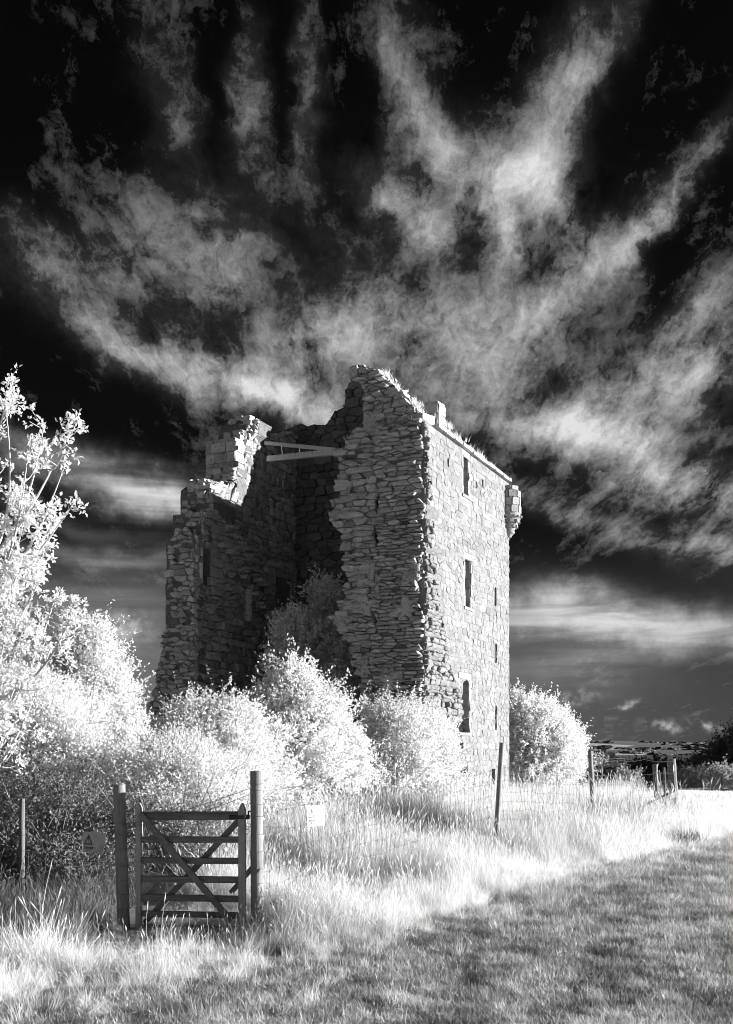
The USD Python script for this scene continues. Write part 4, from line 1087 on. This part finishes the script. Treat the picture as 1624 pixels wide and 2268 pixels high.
def scatter(name, protos, mat, pos, rng, scale, label, category, tilt=0.12):
    pi = UsdGeom.PointInstancer.Define(stage, path_of(name))
    base = pi.GetPath().pathString
    paths = []
    for k, vf in enumerate(protos):
        usdkit.mesh(stage, f'{base}/tuft_{k:03d}', vf, mat); paths.append(Sdf.Path(f'{base}/tuft_{k:03d}'))
    pi.CreatePrototypesRel().SetTargets(paths)
    n = len(pos); yaw = rng.random(n) * np.pi
    pi.CreateProtoIndicesAttr(Vt.IntArray.FromNumpy(rng.integers(0, len(protos), n).astype(np.int32)))
    pi.CreatePositionsAttr(Vt.Vec3fArray.FromNumpy(pos.astype(np.float32)))
    tx, ty = rng.normal(0, tilt / 2, n), rng.normal(0, tilt / 2, n)
    q = np.stack([np.cos(yaw), tx, ty, np.sin(yaw)], 1); q /= np.linalg.norm(q, axis=1, keepdims=True)
    pi.CreateOrientationsAttr(Vt.QuathArray([Gf.Quath(float(a), float(b), float(c), float(d)) for a, b, c, d in q]))
    sc = np.broadcast_to(np.asarray(scale)[:, None], (n, 3)) * np.stack([np.ones(n), np.ones(n), rng.uniform(.75, 1.25, n)], 1)
    pi.CreateScalesAttr(Vt.Vec3fArray.FromNumpy(sc.astype(np.float32)))
    tag(pi, label, category, None, 'stuff')
    return pi


def seen(x, y, margin=0.6): return np.abs(x) < 0.353 * y + margin


rng = np.random.default_rng(77)
# mown lawn in the foreground
x, y = rng.uniform(-4, 9, 90000), rng.uniform(5.7, 27, 90000)
keep = seen(x, y) & (y < edge_y(x) + rng.normal(0, .12, len(x))) & (rng.random(len(x)) < np.clip(14.0 / y, 0, 1) * 1.0)
x, y = x[keep], y[keep]
lawn = [blades(46, rng, .10, .075, .0055, .9, 2) for _ in range(5)]
sc = np.clip(y / 9.0, .9, 2.2) * rng.uniform(.7, 1.25, len(x))
scatter('lawn_grass', lawn, LAWN, np.stack([x, y, height(x, y) - .005], 1), rng, sc, 'short mown grass with darker patches across the foreground', 'grass')
print('lawn', len(x))
# long pale grass from the lawn's edge past the fence to the tower
def inside_tower(x, y):
    rel = np.stack([x - C[0], y - C[1]], -1); a = rel @ DR[:2]; b = rel @ DL[:2]
    return (a > 0.02) & (a < 8.9) & (b > -0.05) & (b < 10.4)
x, y = rng.uniform(-8, 17, 120000), rng.uniform(6.4, 47, 120000)
dist = y - edge_y(x)
field = (x > np.interp(y, [20, 27, 31, 48], [8.6, 8.8, 9.6, 12.0]))
keep = seen(x, y) & (dist > rng.normal(0.05, .22, len(x)) + 1.9 * (meshkit.fbm(np.stack([x, y, 0 * x], -1) * .8, 3, 4) - .5)) & ~inside_tower(x, y) & ~field & (rng.random(len(x)) < np.clip(11.0 / y, 0.12, 1) ** 1.3)
track = (np.abs(x - np.interp(y, [9.2, 10.6, 13], [-1.7, -1.6, -1.3])) < .6) & (y < 11.2)
keep &= ~((x < -2.25) & (y > 9.1 + .25 * np.sin(x * 3.1)) & (rng.random(len(x)) < .97)); keep &= ~(track & (rng.random(len(x)) < .5))
x, y, dist = x[keep], y[keep], dist[keep]
cl = meshkit.fbm(np.stack([x, y, 0 * x], -1) * 0.8, 3, 14)
sc = (.45 + .55 * smooth01(dist, 0, 1.6)) * np.clip(y / 15.0, .8, 1.15) * (0.10 + 1.5 * cl) * rng.uniform(.7, 1.2, len(x))
sc = np.where((np.abs(x + 1.75) < .95) & (y > 8.6) & (y < 11.5), sc * .42, sc); sc = np.where((x < -1.9) & (y > 8.3), sc * .55, sc)
sc = np.where(np.hypot(x - 7.5, y - 25.5) < 4.5, sc * .33, sc); sc = np.where(np.hypot(x - 2.2, y - 16.5) < 1.2, sc * .6, sc); sc = np.where(np.hypot((x - .95) / 1.2, y - 17.4) < 1.2, sc * .4, sc)
def clump(rng, n, h, stalks):
    """Uneven tuft: bent leaves, a few upright stalks with seed heads, some fallen stems."""
    bag = Bag()
    bag.add(*blades(n, rng, .15, h, .006, .85, 3)); bag.add(*blades(n // 3, rng, .20, h * .6, .007, 1.5, 3))
    for k in range(stalks):
        p = np.array([rng.normal(0, .08), rng.normal(0, .08), 0]); q = p + [rng.normal(0, .12), rng.normal(0, .12), h * rng.uniform(1.1, 1.6)]
        c = curve(p, q, [rng.normal(0, .03), rng.normal(0, .03), 0], 5)
        bag.add(*tube(c, [.0022, .002, .0018, .0016, .001], 3, False))
        d = unit(c[-1] - c[-2])
        bag.add(*tube([q - d * .07, q - d * .03, q + d * .02], [.002, .006, .001], 4, False))
    return bag.get()
tall = [clump(rng, int(n), h, k) for n, h, k in ((40, .46, 2), (34, .40, 0), (44, .34, 3), (30, .52, 1), (46, .30, 0), (26, .44, 5))]
scatter('long_grass', tall, LONGGRASS, np.stack([x, y, height(x, y) - .01], 1), rng, sc, 'long pale grass along the fence and up to the tower', 'grass', 0.35)
# paler, longer fringe thinning out over the first strides of the lawn
fx, fy = rng.uniform(-5, 9, 9000), rng.uniform(5.7, 24, 9000)
fd = edge_y(fx) - fy
k = seen(fx, fy) & (fd > -.3) & (rng.random(len(fx)) < .85 * np.exp(-np.maximum(fd, 0) / .9)) & (meshkit.fbm(np.stack([fx, fy, 0 * fx], -1) * 1.1, 3, 2) > .42)
fx, fy = fx[k], fy[k]
scatter('fringe_grass', tall[1:5], LONGGRASS, np.stack([fx, fy, height(fx, fy) - .01], 1), rng, rng.uniform(.22, .5, len(fx)) * np.clip(fy / 10, 1, 1.5), 'half-length pale tufts fringing the edge of the mown grass', 'grass', 0.4)
print('long', len(x))
# dark tufts laid in place of the shade below the hedge
ux, uy = rng.uniform(-6, -2.2, 2600), rng.uniform(8.9, 12.4, 2600)
k = seen(ux, uy, 1.0) & (uy > 9.05 + .25 * np.sin(ux * 3.1))
ux, uy = ux[k], uy[k]
k = ux < -2.55
ux, uy = ux[k], uy[k]
scatter('undergrowth', tall[:5], DRYGRASS, np.stack([ux, uy, height(ux, uy) - .01], 1), rng, rng.uniform(.3, .85, len(ux)), 'dark tufts standing in for shade below the hedge left of the gate', 'undergrowth', 0.5)
# short bright grass of the field on the right
x, y = rng.uniform(7, 24, 40000), rng.uniform(20, 56, 40000)
field = (x > np.interp(y, [20, 27, 31, 48, 56], [8.6, 8.8, 9.6, 12.0, 13])) & (y > edge_y(x)) & seen(x, y)
x, y = x[field], y[field]
scatter('field_grass', [blades(40, rng, .22, .08, .012, .8, 2) for _ in range(3)], LONGGRASS, np.stack([x, y, height(x, y) - .005], 1), rng, rng.uniform(.8, 1.4, len(x)), 'short bright grass of the field on the right', 'grass')
# low flat weeds among the mown blades
def rosette_weed(rng, n):
    th = np.arange(n) * 2.4 + rng.normal(0, .2, n); d = np.stack([np.cos(th), np.sin(th), rng.uniform(.15, .7, n)], 1)
    L = rng.uniform(.04, .085, n)
    return leaf_mesh(np.zeros((n, 3)) + [0, 0, .03], unit(d), np.tile([0, 0, 1.0], (n, 1)) + rng.normal(0, .2, (n, 3)), L, L * .42)
wx, wy = rng.uniform(-4, 9, 5200), rng.uniform(5.8, 22, 5200)
k = seen(wx, wy) & (wy < edge_y(wx) + .2) & (meshkit.fbm(np.stack([wx, wy, 0 * wx], -1) * .9, 3, 21) > .5)
wx, wy = wx[k], wy[k]
scatter('lawn_weeds', [rosette_weed(rng, k_) for k_ in (7, 9, 11)], LAWN, np.stack([wx, wy, height(wx, wy) + .005], 1), rng, rng.uniform(.25, .6, len(wx)), 'small flat weeds scattered through the mown grass', 'weeds', .2)
# darker tussocks and rushes
def tussock(label, u, v, d, n, R, h, mat, wd=.006, bend=.5):
    c = at(u, v, d); c[2] = float(height(c[0], c[1]))
    o = thing('grass_tussock', label, 'tussock', c)
    vv, f = blades(n, rng, R, h, wd, bend, 3)
    put('blades', (vv, f), mat, o)
    return o
tussock('large dark dry tussock below the rounded bush', 885, 1830, 18.5, 2600, .75, .95, DRYGRASS, .006, .5)
tussock('dark tussock spreading right of the large one', 970, 1840, 18.2, 1300, .6, .65, DRYGRASS)
tussock('grey wispy tussock left of the bright sign', 640, 1820, 14.8, 700, .5, .75, DRYGRASS, .005, .45)
tussock('tall thin grey grass stems at the foot of the second slim post', 1345, 1850, 20.0, 700, .7, .75, DRYGRASS, .006, .3)
tussock('tall grass growing round the stout corner post', 1500, 1815, 26.5, 400, .5, .5, DRYGRASS, .008, .45)
tussock('flattened dark tuft in the pale grass below the leaning post', 1180, 1890, 15.2, 400, .3, .3, DRYGRASS)
tussock('small dark tuft at the lawn edge right of the gate', 640, 2110, 9.0, 260, .14, .2, DRYGRASS)
tussock('broad leaved dark weeds along the lawn edge at the right', 1480, 1890, 17.6, 500, .6, .25, DRYGRASS, .02, .9)
# grass rooted on the tower's wall heads
def head_grass(pts, n, h):
    bag = Bag()
    for k in range(n):
        i = rng.integers(0, len(pts) - 1); t = rng.random()
        p = np.array(pts[i]) * (1 - t) + np.array(pts[i + 1]) * t + rng.normal(0, .10, 3) * [1, 1, .2]
        vv, f = blades(14, rng, .10, h * rng.uniform(.4, 1.3), .014, .6, 2); bag.add(vv + p, f)
    return bag
HG = mat_grass('wall_grass', .6, .9, .4)
bag = head_grass([C + DR * a + DL * .2 + UP * z for a, z in ((1.2, 12.9), (2.2, 12.85), (3.5, 12.72), (5, 12.66), (7, 12.6), (8.7, 12.55))], 150, .24)
bag.put('wall_grass', HG, tower, kind='stuff', origin=C)
e = [on_front(u, v, .6) for u, v in ((846, 828), (870, 852), (895, 880), (915, 900), (935, 925))]
head_grass([C + DR * .65 + DL * b + UP * (z - .02) for b, z in e], 70, .2).put('wall_grass', HG, tower, kind='stuff', origin=C)
e = [on_front(u, v, .1) for u, v in ((855, 940), (880, 934), (905, 930))]
head_grass([C + DR * .1 + DL * b + UP * z for b, z in e], 24, .16).put('wall_grass', HG, tower, kind='stuff', origin=C)
